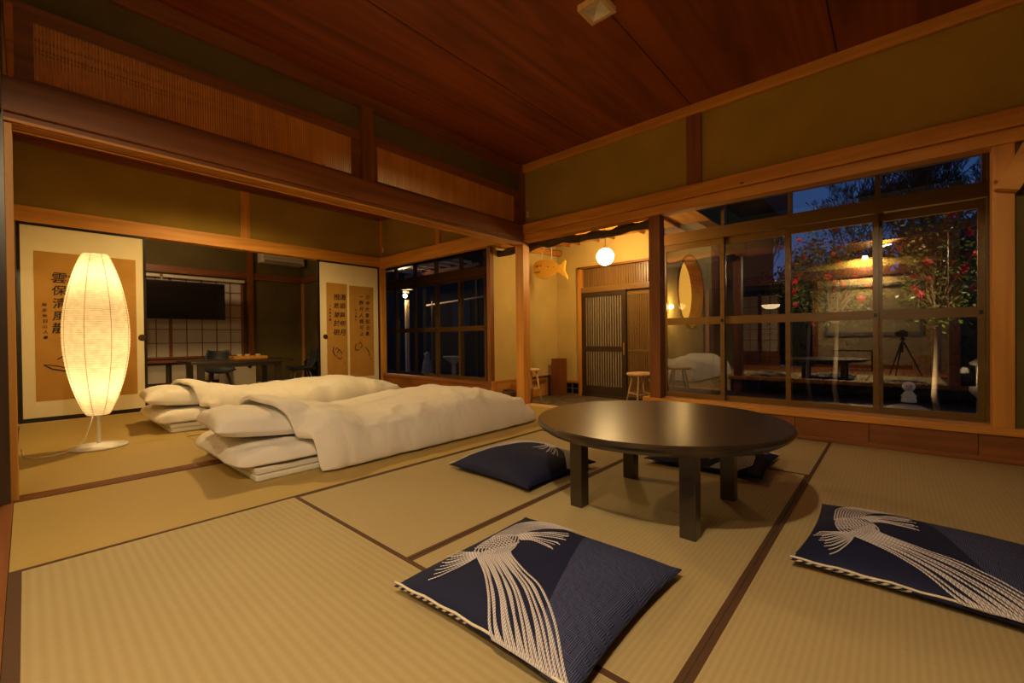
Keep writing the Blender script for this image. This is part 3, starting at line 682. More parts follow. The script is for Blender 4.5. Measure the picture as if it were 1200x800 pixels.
f1 = fusuma(XL+.012, .875, FY, 'painted sliding panel with one ochre calligraphy sheet behind the paper lamp', [(.060, .790, .200, 1.625)], .835, .80)
yy = FY-.0005
column(f1, '雲保清風散', .228, yy, 1.375, .115, .122); column(f1, '水如時流深', .335, yy, 1.375, .110, .122)
column(f1, '癸亥秋日山人書', .125, yy, 1.115, .036, .052)
stroke(f1, [(.11,.545),(.17,.50),(.26,.475),(.36,.47),(.47,.478),(.56,.50)], yy, .007)
stroke(f1, [(.12,.545),(.20,.53),(.30,.49)], yy, .004)
for p in ([(.26,.50),(.28,.56),(.27,.60),(.31,.64)], [(.24,.56),(.29,.59),(.34,.56),(.31,.52)], [(.20,.59),(.24,.62),(.29,.60)], [(.38,.52),(.40,.56),(.44,.55),(.46,.51)], [(.41,.57),(.44,.60)], [(.33,.62),(.36,.59)]):
    stroke(f1, p, yy, .006)
f2 = fusuma(2.735, 3.70, FY, 'painted sliding panel with two narrow ochre calligraphy sheets by the corner post', [(2.855, 3.165, .195, 1.575), (3.20, 3.595, .195, 1.56)], 2.835, .80)
column(f2, '清順與明月', 3.095, yy, 1.37, .088, .128); column(f2, '推君望於硯', 3.00, yy, 1.37, .088, .128); column(f2, '丁卯春日書', 2.905, yy, 1.24, .032, .05)
column(f2, '古寺大雪知五意', 3.49, yy, 1.40, .076, .094); column(f2, '一野月人晚可止', 3.39, yy, 1.40, .076, .094); column(f2, '山人題月', 3.30, yy, 1.20, .032, .05)
for p in ([(2.96,.66),(2.94,.60),(2.96,.54),(3.0,.51)], [(2.97,.60),(3.0,.64),(3.03,.60),(3.0,.56)], [(3.03,.62),(3.06,.58),(3.08,.54)], [(3.0,.50),(3.05,.47),(3.08,.50)],
          [(3.30,.70),(3.28,.62),(3.31,.58)], [(3.33,.68),(3.37,.72),(3.40,.66),(3.37,.62)], [(3.45,.64),(3.50,.58),(3.52,.50)], [(3.30,.60),(3.35,.60)]):
    stroke(f2, p, yy, .007)
for x, z in ((3.11,.42), (3.53,.46)): stroke(f2, [(x-.012,z),(x+.012,z+.01),(x+.006,z-.03)], yy, .006, 'seal', 'red_ink')

# ---- paper floor lamp
LX, LY = .34, 4.28
t = thing('floor_lamp', 'tall white paper floor lamp standing glowing beside the futons', 'lamp', (LX, LY, 0))
bm = new_bm(); lathe(bm, [(0,.0),(.155,.0),(.162,.006),(.160,.014),(.03,.026),(.012,.032),(0,.033)], (LX,LY,0), 48); obj('base', bm, 'white_metal', t, smooth=True)
bm = new_bm(); tube(bm, [(LX,LY,.03),(LX,LY,1.30)], .011, 12); obj('pole', bm, 'white_metal', t, smooth=True)
def shade_r(z):
    u = (z-.235)/(1.385-.235)
    return .060+(.176-.060)*max(0, sin(pi*min(1, max(0, u))**.98))**.80 + .006*u
prof = []; NZ = 92
for k in range(NZ+1):
    z = .235+(1.385-.235)*k/NZ; prof.append((shade_r(z)+(.0016 if k % 2 else -.0008), z))
bm = new_bm(); lathe(bm, prof, (LX,LY,0), 48); sh = obj('shade', bm, 'lamp_paper', t, smooth=True)
for k in range(8):
    a = 2*pi*k/8+.35; bm = new_bm()
    tube(bm, [(LX+(shade_r(z)+.001)*cos(a), LY+(shade_r(z)+.001)*sin(a), z) for z in [.237+i*(1.146)/18 for i in range(19)]], .0018, 4); obj('seam', bm, 'pine_z', sh)
for z in (.236, 1.384):
    bm = new_bm(); r = shade_r(z)
    tube(bm, [(LX+r*cos(2*pi*k/24), LY+r*sin(2*pi*k/24), z) for k in range(25)], .0025, 6); obj('hoop', bm, 'white_metal', t, smooth=True)
for z in (1.20, .76, .47):
    bm = new_bm(); bmesh.ops.create_uvsphere(bm, u_segments=12, v_segments=8, radius=.022, matrix=Matrix.Translation((LX+.02,LY,z))); obj('bulb', bm, 'bulb_glow', t, smooth=True)
bm = new_bm(); tube(bm, [(LX-.02,LY,.26),(LX-.04,LY-.01,.18),(LX-.07,LY-.02,.07),(LX-.12,LY-.03,.012),(LX-.22,LY-.10,.006),(LX-.30,LY-.12,.006),(LX-.36,LY-.03,.012),(XL+.03,LY+.06,.05)], .0035, 6); obj('cord', bm, 'cord_white', t, smooth=True)

# ---- bedding
def sheet(name, mat, parent, x0, x1, y0, y1, hf, zb, nx=70, ny=46, sub=1, kind=None, rc=.05):
    """closed padded sheet: top height hf(u, v, x, y), underside zb(x, y)"""
    bm = new_bm(); T = []; Bv = []
    for i in range(nx+1):
        u = i/nx; rt = []; rb = []
        for j in range(ny+1):
            v = j/ny
            # rounded plan outline with waviness
            x = x0+(x1-x0)*u; y = y0+(y1-y0)*v
            x += .012*fbm(y, 3.1, 0, 6)*(abs(u-.5)*2)**4; y += .010*fbm(x, 7.7, 0, 6)*(abs(v-.5)*2)**4
            z = hf(u, v, x, y); b = zb(x, y)
            cu_ = rc*abs(2*u-1)**9*abs(2*v-1)**9; x -= (1 if u > .5 else -1)*cu_; y -= (1 if v > .5 else -1)*cu_
            rt.append(bm.verts.new((x, y, max(z, b+.004)))); rb.append(bm.verts.new((x, y, b)))
        T.append(rt); Bv.append(rb)
    for i in range(nx):
        for j in range(ny):
            bm.faces.new((T[i][j], T[i+1][j], T[i+1][j+1], T[i][j+1])); bm.faces.new((Bv[i][j], Bv[i][j+1], Bv[i+1][j+1], Bv[i+1][j]))
    for i in range(nx):
        bm.faces.new((T[i][0], Bv[i][0], Bv[i+1][0], T[i+1][0])); bm.faces.new((T[i][ny], T[i+1][ny], Bv[i+1][ny], Bv[i][ny]))
    for j in range(ny):
        bm.faces.new((T[0][j], T[0][j+1], Bv[0][j+1], Bv[0][j])); bm.faces.new((T[nx][j], Bv[nx][j], Bv[nx][j+1], T[nx][j+1]))
    o = obj(name, bm, mat, parent, smooth=True)
    md = o.modifiers.new('sub', 'SUBSURF'); md.levels = sub; md.render_levels = sub
    return o
def edge(u, p): return (1-(abs(2*u-1))**p)
def wrinkle(x, y, s=5.0, sharp=2.0, seed=0):
    n_ = noise.noise(Vector((x*s, y*s, seed))); return (1-abs(n_)*2)**sharp if abs(n_) < .5 else 0
def smooth(a, b, x):
    t_ = min(1, max(0, (x-a)/(b-a))); return t_*t_*(3-2*t_)
def futon(X0, Yf, Yb, Xend, seed, labels):
    # three-fold foam mattress
    t = thing('foam_mattress', labels[0], 'mattress', (X0+1, (Yf+Yb)/2, 0))
    for k in range(2): obj('foam_layer', B(X0, Yf+.01, .001+k*.036, X0+2.05, Yb-.01, .035+k*.036, bev=.008), 'mattress_white', t)
    # quilted under-futon
    def hu(u, v, x, y):
        e = max(0, edge(u, 14))*max(0, edge(v, 10))
        z = .100+.075*max(0, e)**.42
        z += .008*fbm(x, y, seed, 5)*e + .014*wrinkle(x, y, 5.0, 4, seed+3)*e*(1-.6*smooth(.1, .3, min(x-X0, y-Yf)))
        return z
    zb_ = lambda x, y: .0745+.014*exp(-(min(abs(x-(X0-.09)), abs(y-(Yf-.015)), abs(y-(Yb+.02)))/.035)**2)
    f_ = sheet('under_futon', 'linen', None, X0-.09, X0+2.1, Yf-.015, Yb+.02, hu, zb_, 90, 44)
    tag(f_, labels[1], 'futon')
    # pillow
    PX, PY = X0+.14, (Yf+Yb)/2-.02; hx, hy = .27, .33
    bm = new_bm(); n = 30; T = []; Bo = []
    for i in range(n+1):
        a = -1+2*i/n; ra = []; rb = []
        for j in range(n+1):
            b = -1+2*j/n
            pinch = 1-.07*(1-abs(a)**2)*abs(b)**3-.05*abs(a*b)**8; pin2 = 1-.07*(1-abs(b)**2)*abs(a)**3-.05*abs(a*b)**8
            x = a*hx*pin2; y = b*hy*pinch
            h = max(0, (1-abs(a)**3.2)*(1-abs(b)**3.2))**.45
            wr = .016*wrinkle(x, y, 6, 4, seed+9)*h + .008*fbm(x, y, seed, 6)*h
            top = .100*h+wr; bot = -.052*h
            ang = radians(-4)
            X_, Y_ = x*cos(ang)-y*sin(ang), x*sin(ang)+y*cos(ang)
            tilt = -X_*.10
            ra.append(bm.verts.new((PX+X_, PY+Y_, .240+top+tilt))); rb.append(bm.verts.new((PX+X_, PY+Y_, .240+bot+tilt-.001)))
        T.append(ra); Bo.append(rb)
    for i in range(n):
        for j in range(n): bm.faces.new((T[i][j], T[i+1][j], T[i+1][j+1], T[i][j+1])); bm.faces.new((Bo[i][j], Bo[i][j+1], Bo[i+1][j+1], Bo[i+1][j]))
    for i in range(n):
        bm.faces.new((T[i][0], Bo[i][0], Bo[i+1][0], T[i+1][0])); bm.faces.new((T[i][n], T[i+1][n], Bo[i+1][n], Bo[i][n]))
        bm.faces.new((T[0][i], T[0][i+1], Bo[0][i+1], Bo[0][i])); bm.faces.new((T[n][i], Bo[n][i], Bo[n][i+1], T[n][i+1]))
    p = obj('pillow', bm, 'linen', None, smooth=True); md = p.modifiers.new('sub', 'SUBSURF'); md.levels = 1; md.render_levels = 1
    tag(p, labels[2], 'pillow')
    # duvet: puffy, covers the pillow's far side, drapes to the floor along the sides and foot
    DX0, DX1, DY0, DY1 = X0+.20, Xend, Yf-.13, Yb+.10
    def under(x, y):
        inside = smooth(DY0+.02, DY0+.075, y)*smooth(DY1-.005, DY1-.06, y)*smooth(X0+2.19, X0+2.125, x)
        hp = max(0, 1-max(0, (abs(x-PX)-.12)/.19)**2)*max(0, 1-max(0, (abs(y-PY)-.18)/.19)**2)
        return .010+.182*inside+.176*hp**.5*inside
    def hd(u, v, x, y):
        b = under(x, y)
        ev = max(0, edge(v, 5.5))**.62
        foot = max(0, 1-max(0, (u-.74)/.26)**2.2)**.70
        head = smooth(-.002, .05, u)**.55
        crown = .285+.055*exp(-((x-(X0+.40))/.18)**2)+.035*exp(-((x-(X0+1.55))/.45)**2)-.015*exp(-((x-(X0+.85))/.25)**2)
        crown += .016*fbm(x, y, seed+5, 2.0)
        z = .055+(crown-.055)*ev*foot
        z += (.015*wrinkle(x*.5+y*.2, y*.8-x*.2, 3.6, 6, seed+1)+.006*wrinkle(x*1.1, y*.5, 6, 6, seed+2)+.006*fbm(x, y, seed, 9, 2))*min(1, ev*2)*foot
        z += .010*sin(x*17+3*fbm(x, 1, seed, 2))*smooth(DY0+.30, DY0+.06, y)*foot
        return b+.035+(z-b-.035)*head if z > b+.035 else b+.03
    d = sheet('duvet', 'linen', None, DX0, DX1, DY0, DY1, hd, under, 130, 70)
    # head edge lies slanted across the bed
    for vtx in d.data.vertices:
        u = (vtx.co.x-DX0)/(DX1-DX0); v = (vtx.co.y-DY0)/(DY1-DY0)
        k = max(0, 1-u*5)
        vtx.co.x += k*(-.17*max(0, v)**1.2+.03+.03*sin(v*9+seed))
        vtx.co.y += -.03*max(0, 1-u*4)*max(0, 1-v*3)
    tag(d, labels[3], 'duvet')
futon(.80, 2.52, 3.46, 3.10, 1.3, ('white layered foam mattress under the front futon', 'quilted white under-futon of the front bed nearest the table',
      'white pillow of the front bed nearest the table', 'white duvet on the front bed nearest the round table'))
futon(.78, 4.43, 5.36, 3.12, 8.1, ('white layered foam mattress under the rear futon', 'quilted white under-futon of the rear bed behind the lamp',
      'white pillow of the rear bed by the painted panels', 'white duvet on the rear bed by the painted panels'))

# ---- round low table
TX, TY, TZ, TR = 1.915, .82, .382, .542
t = thing('low_round_table', 'dark brown round low table on four square legs', 'table', (TX, TY, 0))
bm = new_bm(); lathe(bm, [(0,TZ-.045),(TR-.03,TZ-.045),(TR-.006,TZ-.028),(TR,TZ-.016),(TR-.002,TZ-.005),(TR-.008,TZ),(0,TZ)], (TX,TY,0), 96)
bmesh.ops.remove_doubles(bm, verts=bm.verts, dist=1e-5); tt = obj('tabletop', bm, 'black_table', t)
bm = new_bm(); hw = .262
for q in ((-hw,-hw,hw,-hw+.022),(-hw,hw-.022,hw,hw),(-hw,-hw+.022,-hw+.022,hw-.022),(hw-.022,-hw+.022,hw,hw-.022)): box(bm, TX-.02+q[0], TY+q[1]-.003, TZ-.085, TX-.02+q[2], TY+q[3]-.003, TZ-.046)
obj('apron', bm, 'black_table', t)
for sx in (-1, 1):
    for sy in (-1, 1):
        cx, cy = TX-.022+sx*.252, TY-.003+sy*.243; obj('leg', B(cx-.030, cy-.030, 0, cx+.030, cy+.030, TZ-.046, bev=.003), 'black_table', t)

# ---- floor cushions (zabuton)
def cushion(cx, cy, rot, label, thick=.052, sx=.31, sy=.31, hump=0.0, seed=0):
    t = thing('floor_cushion', label, 'cushion', (cx, cy, 0), 'navy cushions around the low round table')
    def topz(a, b):
        h = max(0, (1-abs(a)**3.2)*(1-abs(b)**3.2))**.6
        return .030+thick*h + .004*fbm(a*.3, b*.3, seed, 7)*h + hump*h*h*(1-.5*(a*a+b*b))
    def plan(a, b):
        return (a*sx*(1-.055*(1-b*b)*abs(a)**2), b*sy*(1-.055*(1-a*a)*abs(b)**2))
    bm = new_bm(); n = 40; T = []; Bo = []
    for i in range(n+1):
        a = -1+2*i/n; ra = []; rb = []
        for j in range(n+1):
            b = -1+2*j/n; x, y = plan(a, b); h = max(0, (1-abs(a)**3)*(1-abs(b)**3))**.5
            ra.append(bm.verts.new((x, y, topz(a, b)))); rb.append(bm.verts.new((x, y, .026-.025*h)))
        T.append(ra); Bo.append(rb)
    for i in range(n):
        for j in range(n): bm.faces.new((T[i][j], T[i+1][j], T[i+1][j+1], T[i][j+1])); bm.faces.new((Bo[i][j], Bo[i][j+1], Bo[i+1][j+1], Bo[i+1][j]))
        bm.faces.new((T[i][0], Bo[i][0], Bo[i+1][0], T[i+1][0])); bm.faces.new((T[i][n], T[i+1][n], Bo[i+1][n], Bo[i][n]))
        bm.faces.new((T[0][i], T[0][i+1], Bo[0][i+1], Bo[0][i])); bm.faces.new((T[n][i], Bo[n][i], Bo[n][i+1], T[n][i+1]))
    obj('cover', bm, 'cushion_cloth_plain' if seed == 5 else 'cushion_cloth', t, smooth=True, local=True)
    def inv(x, y): return max(-1, min(1, x/sx)), max(-1, min(1, y/sy))
    # printed cords
    bm = new_bm(); uvl = bm.loops.layers.uv.new('UVMap')
    def cord(pts, wd=.0052, dz=.0012, m=26):
        # Catmull-Rom through pts
        P = [Vector((p[0], p[1])) for p in pts]; P = [P[0]*2-P[1]]+P+[P[-1]*2-P[-2]]; out = []
        for i in range(1, len(P)-2):
            for k in range(8):
                s = k/8; out.append(.5*((2*P[i])+(-P[i-1]+P[i+1])*s+(2*P[i-1]-5*P[i]+4*P[i+1]-P[i+2])*s*s+(-P[i-1]+3*P[i]-3*P[i+1]+P[i+2])*s**3))
        out.append(P[-2]); prev = None; L = 0
        for i, p in enumerate(out):
            d = (out[min(i+1, len(out)-1)]-out[max(i-1, 0)])
            if d.length < 1e-6: continue
            d.normalize(); nrm = Vector((-d.y, d.x))*wd/2
            if i: L += (p-out[i-1]).length
            q = []
            for w_, lift in ((-1, 0), (0, .0012), (1, 0)):
                c = p+nrm*w_
                if abs(c.x) > sx*.985 or abs(c.y) > sy*.985: c = Vector((max(-sx*.985, min(sx*.985, c.x)), max(-sy*.985, min(sy*.985, c.y))))
                a, b = inv(c.x, c.y); q.append(bm.verts.new((c.x, c.y, topz(a, b)+dz+lift)))
            if prev:
                for e_ in (0, 1):
                    f = bm.faces.new((prev[0][e_], prev[0][e_+1], q[e_+1], q[e_]))
                    for lp, uvv in zip(f.loops, ((e_*.5, prev[1]), (e_*.5+.5, prev[1]), (e_*.5+.5, L/.0085), (e_*.5, L/.0085))): lp[uvl].uv = uvv
            prev = (q, L/.0085)
    lerp = lambda a, b, s: (a[0]+(b[0]-a[0])*s, a[1]+(b[1]-a[1])*s)
    N = 17
    for k in range(N):     # main bundle from the knot to the near edge, strands crossing gently
        q = k/(N-1); wv = .05*sin(k*2.4)
        cord([lerp((-.088,.185),(.045,.125), q), lerp((-.110,.160),(-.020,.108), q), lerp((-.158,.085),(-.070,.026), q+wv*.4), lerp((-.222,.008),(-.112,-.070), q+wv), lerp((-.285,-.055),(-.190,-.175), q+wv*.6), lerp((-.306,-.09),(-.275,-.262), q), lerp((-.309,-.11),(-.308,-.300), q)], wd=.0066, dz=.0014)
    for k in range(12):    # knot wound across
        q = k/11
        cord([lerp((-.094,.165),(-.030,.104), q), lerp((-.085,.200),(.010,.112), q), lerp((-.030,.222),(.055,.135), q), lerp((.040,.228),(.084,.160), q)], dz=.0030)
    for k in range(9):
        q = k/8
        cord([lerp((-.070,.215),(.030,.228), q), lerp((-.050,.175),(.045,.190), q), lerp((-.055,.135),(.030,.130), q)], dz=.0046)
    for k in range(12):    # thick tress to the far edge
        q = k/11
        cord([lerp((.020,.232),(.075,.150), q), lerp((.100,.240),(.120,.155), q), lerp((.190,.240),(.190,.135), q), lerp((.262,.190),(.240,.090), q), lerp((.30,.13),(.295,.03), q)], dz=.0018)
    for k in range(12):    # left fringe
        q = k/11; e = .012*(k % 3)
        cord([lerp((-.080,.190),(-.100,.165), q), lerp((-.098,.222),(-.150,.170), q), lerp((-.102-e*.3,.248+e*.5),(-.205-e,.192), q), lerp((-.106,.262+e),(-.236-e,.212), q)], wd=.0050, dz=.0018)
    for k in range(11):    # right fringe
        q = k/10; e = .010*(k % 3)
        cord([lerp((.075,.165),(.060,.130), q), lerp((.125,.140),(.078,.100), q), lerp((.175+e,.100),(.078,.060), q), lerp((.205+e,.072),(.066+e,.020-e), q), lerp((.225+e,.050),(.050+e,.000-e), q)] if k % 2 else [lerp((.075,.165),(.060,.130), q), lerp((.125,.140),(.078,.100), q), lerp((.17+e,.088),(.078,.045), q), lerp((.20+e,.030),(.072,.018), q)], wd=.0050, dz=.0022)
    obj('cord_print', bm, 'rope_print', t, local=True)
    bm = new_bm()
    pts = []
    for k in range(21):
        b = -1+2*k/20; x, y = plan(-1, b); pts.append((x+.003, y, .036+.002*sin(k*1.7)))
    tube(bm, pts, .0035, 6); obj('edge_cord', bm, 'cord_white', t, smooth=True, local=True)
    # small woven lettering on the narrow side
    bm = new_bm(); rl = random.Random(3)      # too small to read in the photograph: woven ticks only
    for k in range(9):
        hgt = rl.uniform(.010, .016); box(bm, -.0040+k*.013, 0, -.0003, -.0005+k*.013, hgt, .0003)
        if rl.random() < .6: box(bm, -.0040+k*.013, hgt*.5-.001, -.0003, .0045+k*.013, hgt*.5+.001, .0003)
    o = obj('woven_lettering', bm, 'label_grey', t, local=True, kind='stuff'); o.location = (sx*.93-.004, -.13, .040); o.rotation_euler = (pi/2-.75, 0, pi/2)
    t.rotation_euler = (0, 0, rot)
    return t
cushion(1.025, .80, radians(1), 'navy cushion in the front with the whole cord knot print showing')
cushion(1.93, -.065, radians(-2), 'navy cushion cut by the right edge of the photo')
cushion(1.90, 1.61, radians(-92), 'plump navy cushion between the front bed and the table', .07, .30, .30, .03, 5)
cushion(2.72, .82, radians(182), 'navy cushion half hidden behind the low table', .05, .27, .31, .02, 9)

# ---- entrance things
def stool(x, y, zf, h, r, label, legr=.011, n=3, a0=.3):
    t = thing('wooden_stool', label, 'stool', (x, y, zf))
    bm = new_bm(); lathe(bm, [(0,h-.028),(r-.01,h-.028),(r,h-.02),(r,h-.006),(r-.006,h),(0,h)], (x,y,zf), 32); bmesh.ops.remove_doubles(bm, verts=bm.verts, dist=1e-5); obj('seat', bm, 'pale_x', t)
    L = []
    for k in range(n):
        a = a0+2*pi*k/n; L.append(((x+r*.55*cos(a), y+r*.55*sin(a), zf+h-.025), (x+r*1.15*cos(a), y+r*1.15*sin(a), zf+.001)))
        bm = new_bm(); tube(bm, [L[-1][0], L[-1][1]], [legr, legr*.8], 8); obj('leg', bm, 'pale_z', t, smooth=True)
    for k in range(n):
        p = [Vector(L[k][0]).lerp(Vector(L[k][1]), .55), Vector(L[(k+1)%n][0]).lerp(Vector(L[(k+1)%n][1]), .55)]
        bm = new_bm(); tube(bm, p, legr*.7, 6); obj('stretcher', bm, 'pale_x', t, smooth=True)
    return t
stool(4.16, 3.38, -.05, .42, .115, 'pale wooden stool standing behind the corner post', n=4, a0=.6)
stool(4.55, 2.12, -.05, .40, .155, 'wooden stool in front of the ribbed entrance door', n=4, a0=.2)
t = thing('umbrella_box', 'tall open wooden box in the corner left of the door', 'box', (4.93, 3.50, -.05))
for q in ((4.86, 3.42, 5.00, 3.44), (4.86, 3.56, 5.00, 3.58), (4.86, 3.44, 4.875, 3.56), (4.985, 3.44, 5.00, 3.56)): obj('side_board', B(q[0], q[1], -.049, q[2], q[3], .46), 'brown_z', t)
obj('base_board', B(4.875, 3.44, -.049, 4.985, 3.56, -.03), 'brown_z', t)
t = thing('low_rack', 'low dark rack standing against the golden wall wainscot', 'rack', (4.6, 3.60, -.05))
for x in (4.30, 4.80): obj('upright', B(x, 3.575, -.049, x+.022, 3.60, .24), 'darkwood_z', t)
obj('cross_bar', B(4.30, 3.58, .21, 4.82, 3.60, .23), 'darkwood_x', t)
t = thing('storage_basket', 'dark rounded basket on the floor behind the corner post', 'basket', (3.92, 3.535, -.05))
bm = new_bm(); lathe(bm, [(0,.001),(.07,.001),(.085,.05),(.088,.13),(.070,.17),(.06,.165),(.075,.12),(.07,.02),(0,.015)], (3.92,3.535,-.05), 20); obj('body', bm, 'darkwood_z', t, smooth=True)
for k in range(5):
    bm = new_bm(); z = -.03+k*.032; r_ = .086+.003*sin(k); tube(bm, [(3.92+r_*cos(2*pi*i/20), 3.535+r_*sin(2*pi*i/20), z) for i in range(21)], .004, 5); obj('woven_band', bm, 'brown_x', t, smooth=True)
# globe pendant
GX, GYY, GZ = 4.46, 2.50, 1.680
t = thing('globe_pendant', 'glowing white globe lamp hanging in the entrance', 'lamp', (GX, GYY, 2.045))
bm = new_bm(); bmesh.ops.create_uvsphere(bm, u_segments=32, v_segments=20, radius=.098, matrix=Matrix.Translation((GX,GYY,GZ))); gl = obj('globe', bm, 'globe_glow', t, smooth=True)
gl.visible_shadow = True
bm = new_bm(); tube(bm, [(GX,GYY,GZ+.098),(GX,GYY,2.055)], .0035, 6); obj('cord', bm, 'black', t)
bm = new_bm(); lathe(bm, [(.018,GZ+.092),(.018,GZ+.125),(.006,GZ+.135)], (GX,GYY,0), 16); obj('cap', bm, 'hook_metal', t, smooth=True)
# wooden fish board
FX, FYY, FZ = 4.465, 3.29, 1.625
t = thing('hanging_fish', 'yellow wooden fish hanging on two cords in the entrance', 'fish board', (FX, FYY, FZ))
outline = [(q[0]*.93, q[1]*.93) for q in [(-.245,.01),(-.24,.07),(-.215,.11),(-.15,.135),(-.06,.135),(.03,.115),(.09,.08),(.13,.045),(.165,.05),(.21,.095),(.235,.10),(.225,.03),(.215,-.03),(.25,-.10),(.26,-.155),(.20,-.11),(.14,-.06),(.10,-.055),(.04,-.10),(-.04,-.13),(-.12,-.125),(-.19,-.10),(-.225,-.065),(-.20,-.045),(-.235,-.03)]]
dirv = Vector((.25, -.97, 0)).normalized()
bm = new_bm(); prism(bm, outline, Vector((dirv.y, -dirv.x, 0))*.035, (FX,FYY,FZ), dirv, (0,0,1))
bmesh.ops.bevel(bm, geom=list(bm.edges), offset=.006, segments=2, affect='EDGES'); obj('body', bm, 'fish_paint', t)
nrm = Vector((dirv.y, -dirv.x, 0)); front = nrm*-.004
if (Vector((0,0,0))-Vector((FX,FYY,0))).dot(nrm) > 0: front = nrm*.039
P_ = lambda a, b: Vector((FX,FYY,FZ))+dirv*a+Vector((0,0,b))+front
for a, b, r_ in ((-.165,.045,.016), (-.115,.05,.009), (-.02,.03,.007), (.06,.02,.006)):
    bm = new_bm(); bmesh.ops.create_uvsphere(bm, u_segments=10, v_segments=6, radius=r_, matrix=Matrix.Translation(P_(a, b))); obj('spot', bm, 'red_ink' if r_ > .01 else 'ink', t, smooth=True)
bm = new_bm(); tube(bm, [P_(-.215,-.04), P_(-.18,-.025), P_(-.15,-.035), P_(-.13,-.02)], .004, 6); obj('mouth', bm, 'ink', t)
for a in (-.12, .02):
    bm = new_bm(); tube(bm, [Vector((FX,FYY,FZ))+dirv*a+Vector((0,0,.12)), Vector((FX,FYY,FZ))+dirv*(a*.9)+Vector((0,0,.25)), (FX+dirv.x*a*.8, 3.27, 2.028)], .004, 6); obj('cord', bm, 'cord_white', t)

# ---- ceiling light box
cx, cy = 2.245, 1.30
t = thing('ceiling_light', 'small square wooden light box on the ceiling', 'light', (cx, cy, CZ))
h = .082
for q in ((-h,-h,h,-h+.022),(-h,h-.022,h,h),(-h,-h+.022,-h+.022,h-.022),(h-.022,-h+.022,h,h-.022)): obj('frame_side', B(cx+q[0], cy+q[1], CZ-.035, cx+q[2], cy+q[3], CZ, bev=.002), 'pale_x', t)
bm = new_bm(); v = [bm.verts.new((cx+a*.06, cy+b*.06, CZ-.030)) for a, b in ((-1,-1),(1,-1),(1,1),(-1,1))]; tip = bm.verts.new((cx, cy, CZ-.002))
for k in range(4): bm.faces.new((v[k], v[(k+1)%4], tip))
obj('reflector', bm, 'white_metal', t)
for (x, y, z, lab) in ((XW-.02, 3.075, 2.135, 'small white tag on the plaster beside the main room corner'), (XW+.0, 6.03, 2.16, 'small white tag on the plaster in the sleeping room corner')):
    w_ = thing('wall_tag', lab, 'wall tag', (x, y, z)); obj('plate', B(XW+.008, y-.014, z-.035, XW+.0195, y+.014, z+.035, bev=.002), 'white_metal', w_)
    obj('slot', B(XW+.006, y-.004, z-.012, XW+.009, y+.004, z+.012), 'hook_metal', w_)

# ---- lamp on the beam that lights the room (behind the picture's left edge)
t = thing('beam_spotlight', 'small black spotlight clamped on the left side lintel', 'lamp', (-.06, .40, 2.2))
bm = new_bm(); tube(bm, [(-.005,.39,2.27),(.0,.395,2.175)], [.03,.045], 16, cap=False); obj('shade', bm, 'black', t)
u_ = thing('lintel_fill_bracket', 'added bracket and socket of the fill light above the left side lintel', 'lamp', (-.06, .10, 2.3)); obj('bracket', B(-.078, .09, 2.28, .06, .11, 2.30), 'black', u_)  # added mount for the upward fill light, out of view
bm = new_bm(); lathe(bm, [(0,2.30),(.018,2.30),(.018,2.325),(0,2.325)], (.06,.10,0), 12); obj('socket', bm, 'black', u_)
obj('clamp', B(-.078, .385, 2.26, .01, .415, 2.29), 'black', t)

# ---- dining room
t = thing('shoji_screen', 'paper window screen with thin wooden grid behind the television', 'shoji', (1.95, RY-.06, .49))
sx0, sx1, sz0, sz1, y = 1.02, 2.625, .47, 1.84, RY-.06
xs = [1.02, 1.20, 1.375, 1.56, 1.64, 1.845, 2.05, 2.245, 2.44, 2.615]; xs = [1.02, 1.21, 1.39, 1.575, 1.79, 2.005, 2.215, 2.425, 2.615]
zs = [.50, .727, .953, 1.17, 1.39, 1.61, 1.815]
for i in range(len(xs)-1):
    for k in range(len(zs)-1): obj('paper_pane', B(xs[i]+.004, y+.012, zs[k]+.004, xs[i+1]-.004, y+.016, zs[k+1]-.004), 'shoji_paper', t)
for i, x in enumerate(xs): w_ = .022 if i in (0, 3, 8) else .006; obj('upright', B(x-w_, y, .47, x+w_, y+.02, 1.84), 'brown_z', t)
for z in zs[1:-1]: obj('crossbar', B(1.02, y+.002, z-.006, 2.615, y+.016, z+.006), 'brown_x', t)
for z in (.47, 1.815): obj('rail', B(1.0, y-.004, z, 2.64, y+.022, z+.03), 'brown_x', t)
t = thing('low_cupboard_doors', 'low cream cupboard doors below the paper window screen', 'cupboard', (1.9, RY-.06, 0))
for (a, b) in ((.30, 1.0), (1.02, 1.52), (1.56, 2.10), (2.14, 2.62)):
    d_ = obj('door', B(a, y, .06, b, y+.03, .40), 'darkwood_x', t); obj('door_face', B(a+.02, y-.006, .085, b-.02, y, .375), 'shoji_paper', d_)
obj('counter_board', B(.0, y-.10, .41, 2.66, y+.05, .455), 'brown_x', t)
t = thing('television', 'large black flat television in front of the paper screen', 'television', (1.6, 8.45, 1.39))
obj('panel', B(.90, 8.42, 1.105, 2.235, 8.455, 1.705, bev=.006), 'black', t); obj('screen', B(.915, 8.416, 1.122, 2.222, 8.421, 1.690), 'black_gloss', t)
obj('mount_arm', B(1.55, 8.455, 1.33, 1.65, RY-.07, 1.45), 'black', t); obj('back_case', B(1.2, 8.455, 1.2, 2.0, 8.49, 1.55, bev=.01), 'black', t)
for (a, b) in ((.85, 1.44), (1.47, 2.64)): tag(obj('blind_roll', B(a, RY-.13, 1.79, b, RY-.09, 1.84, bev=.008), 'ac_plastic'), 'rolled %s blind box above the television' % ('short left' if a < 1 else 'long right'), 'blind')
t = thing('air_conditioner', 'cream wall air conditioner high in the dining room', 'air conditioner', (3.28, 8.78, 2.26))
obj('case', B(2.89, 8.66, 2.195, 3.66, RY, 2.40, bev=.025), 'ac_plastic', t)
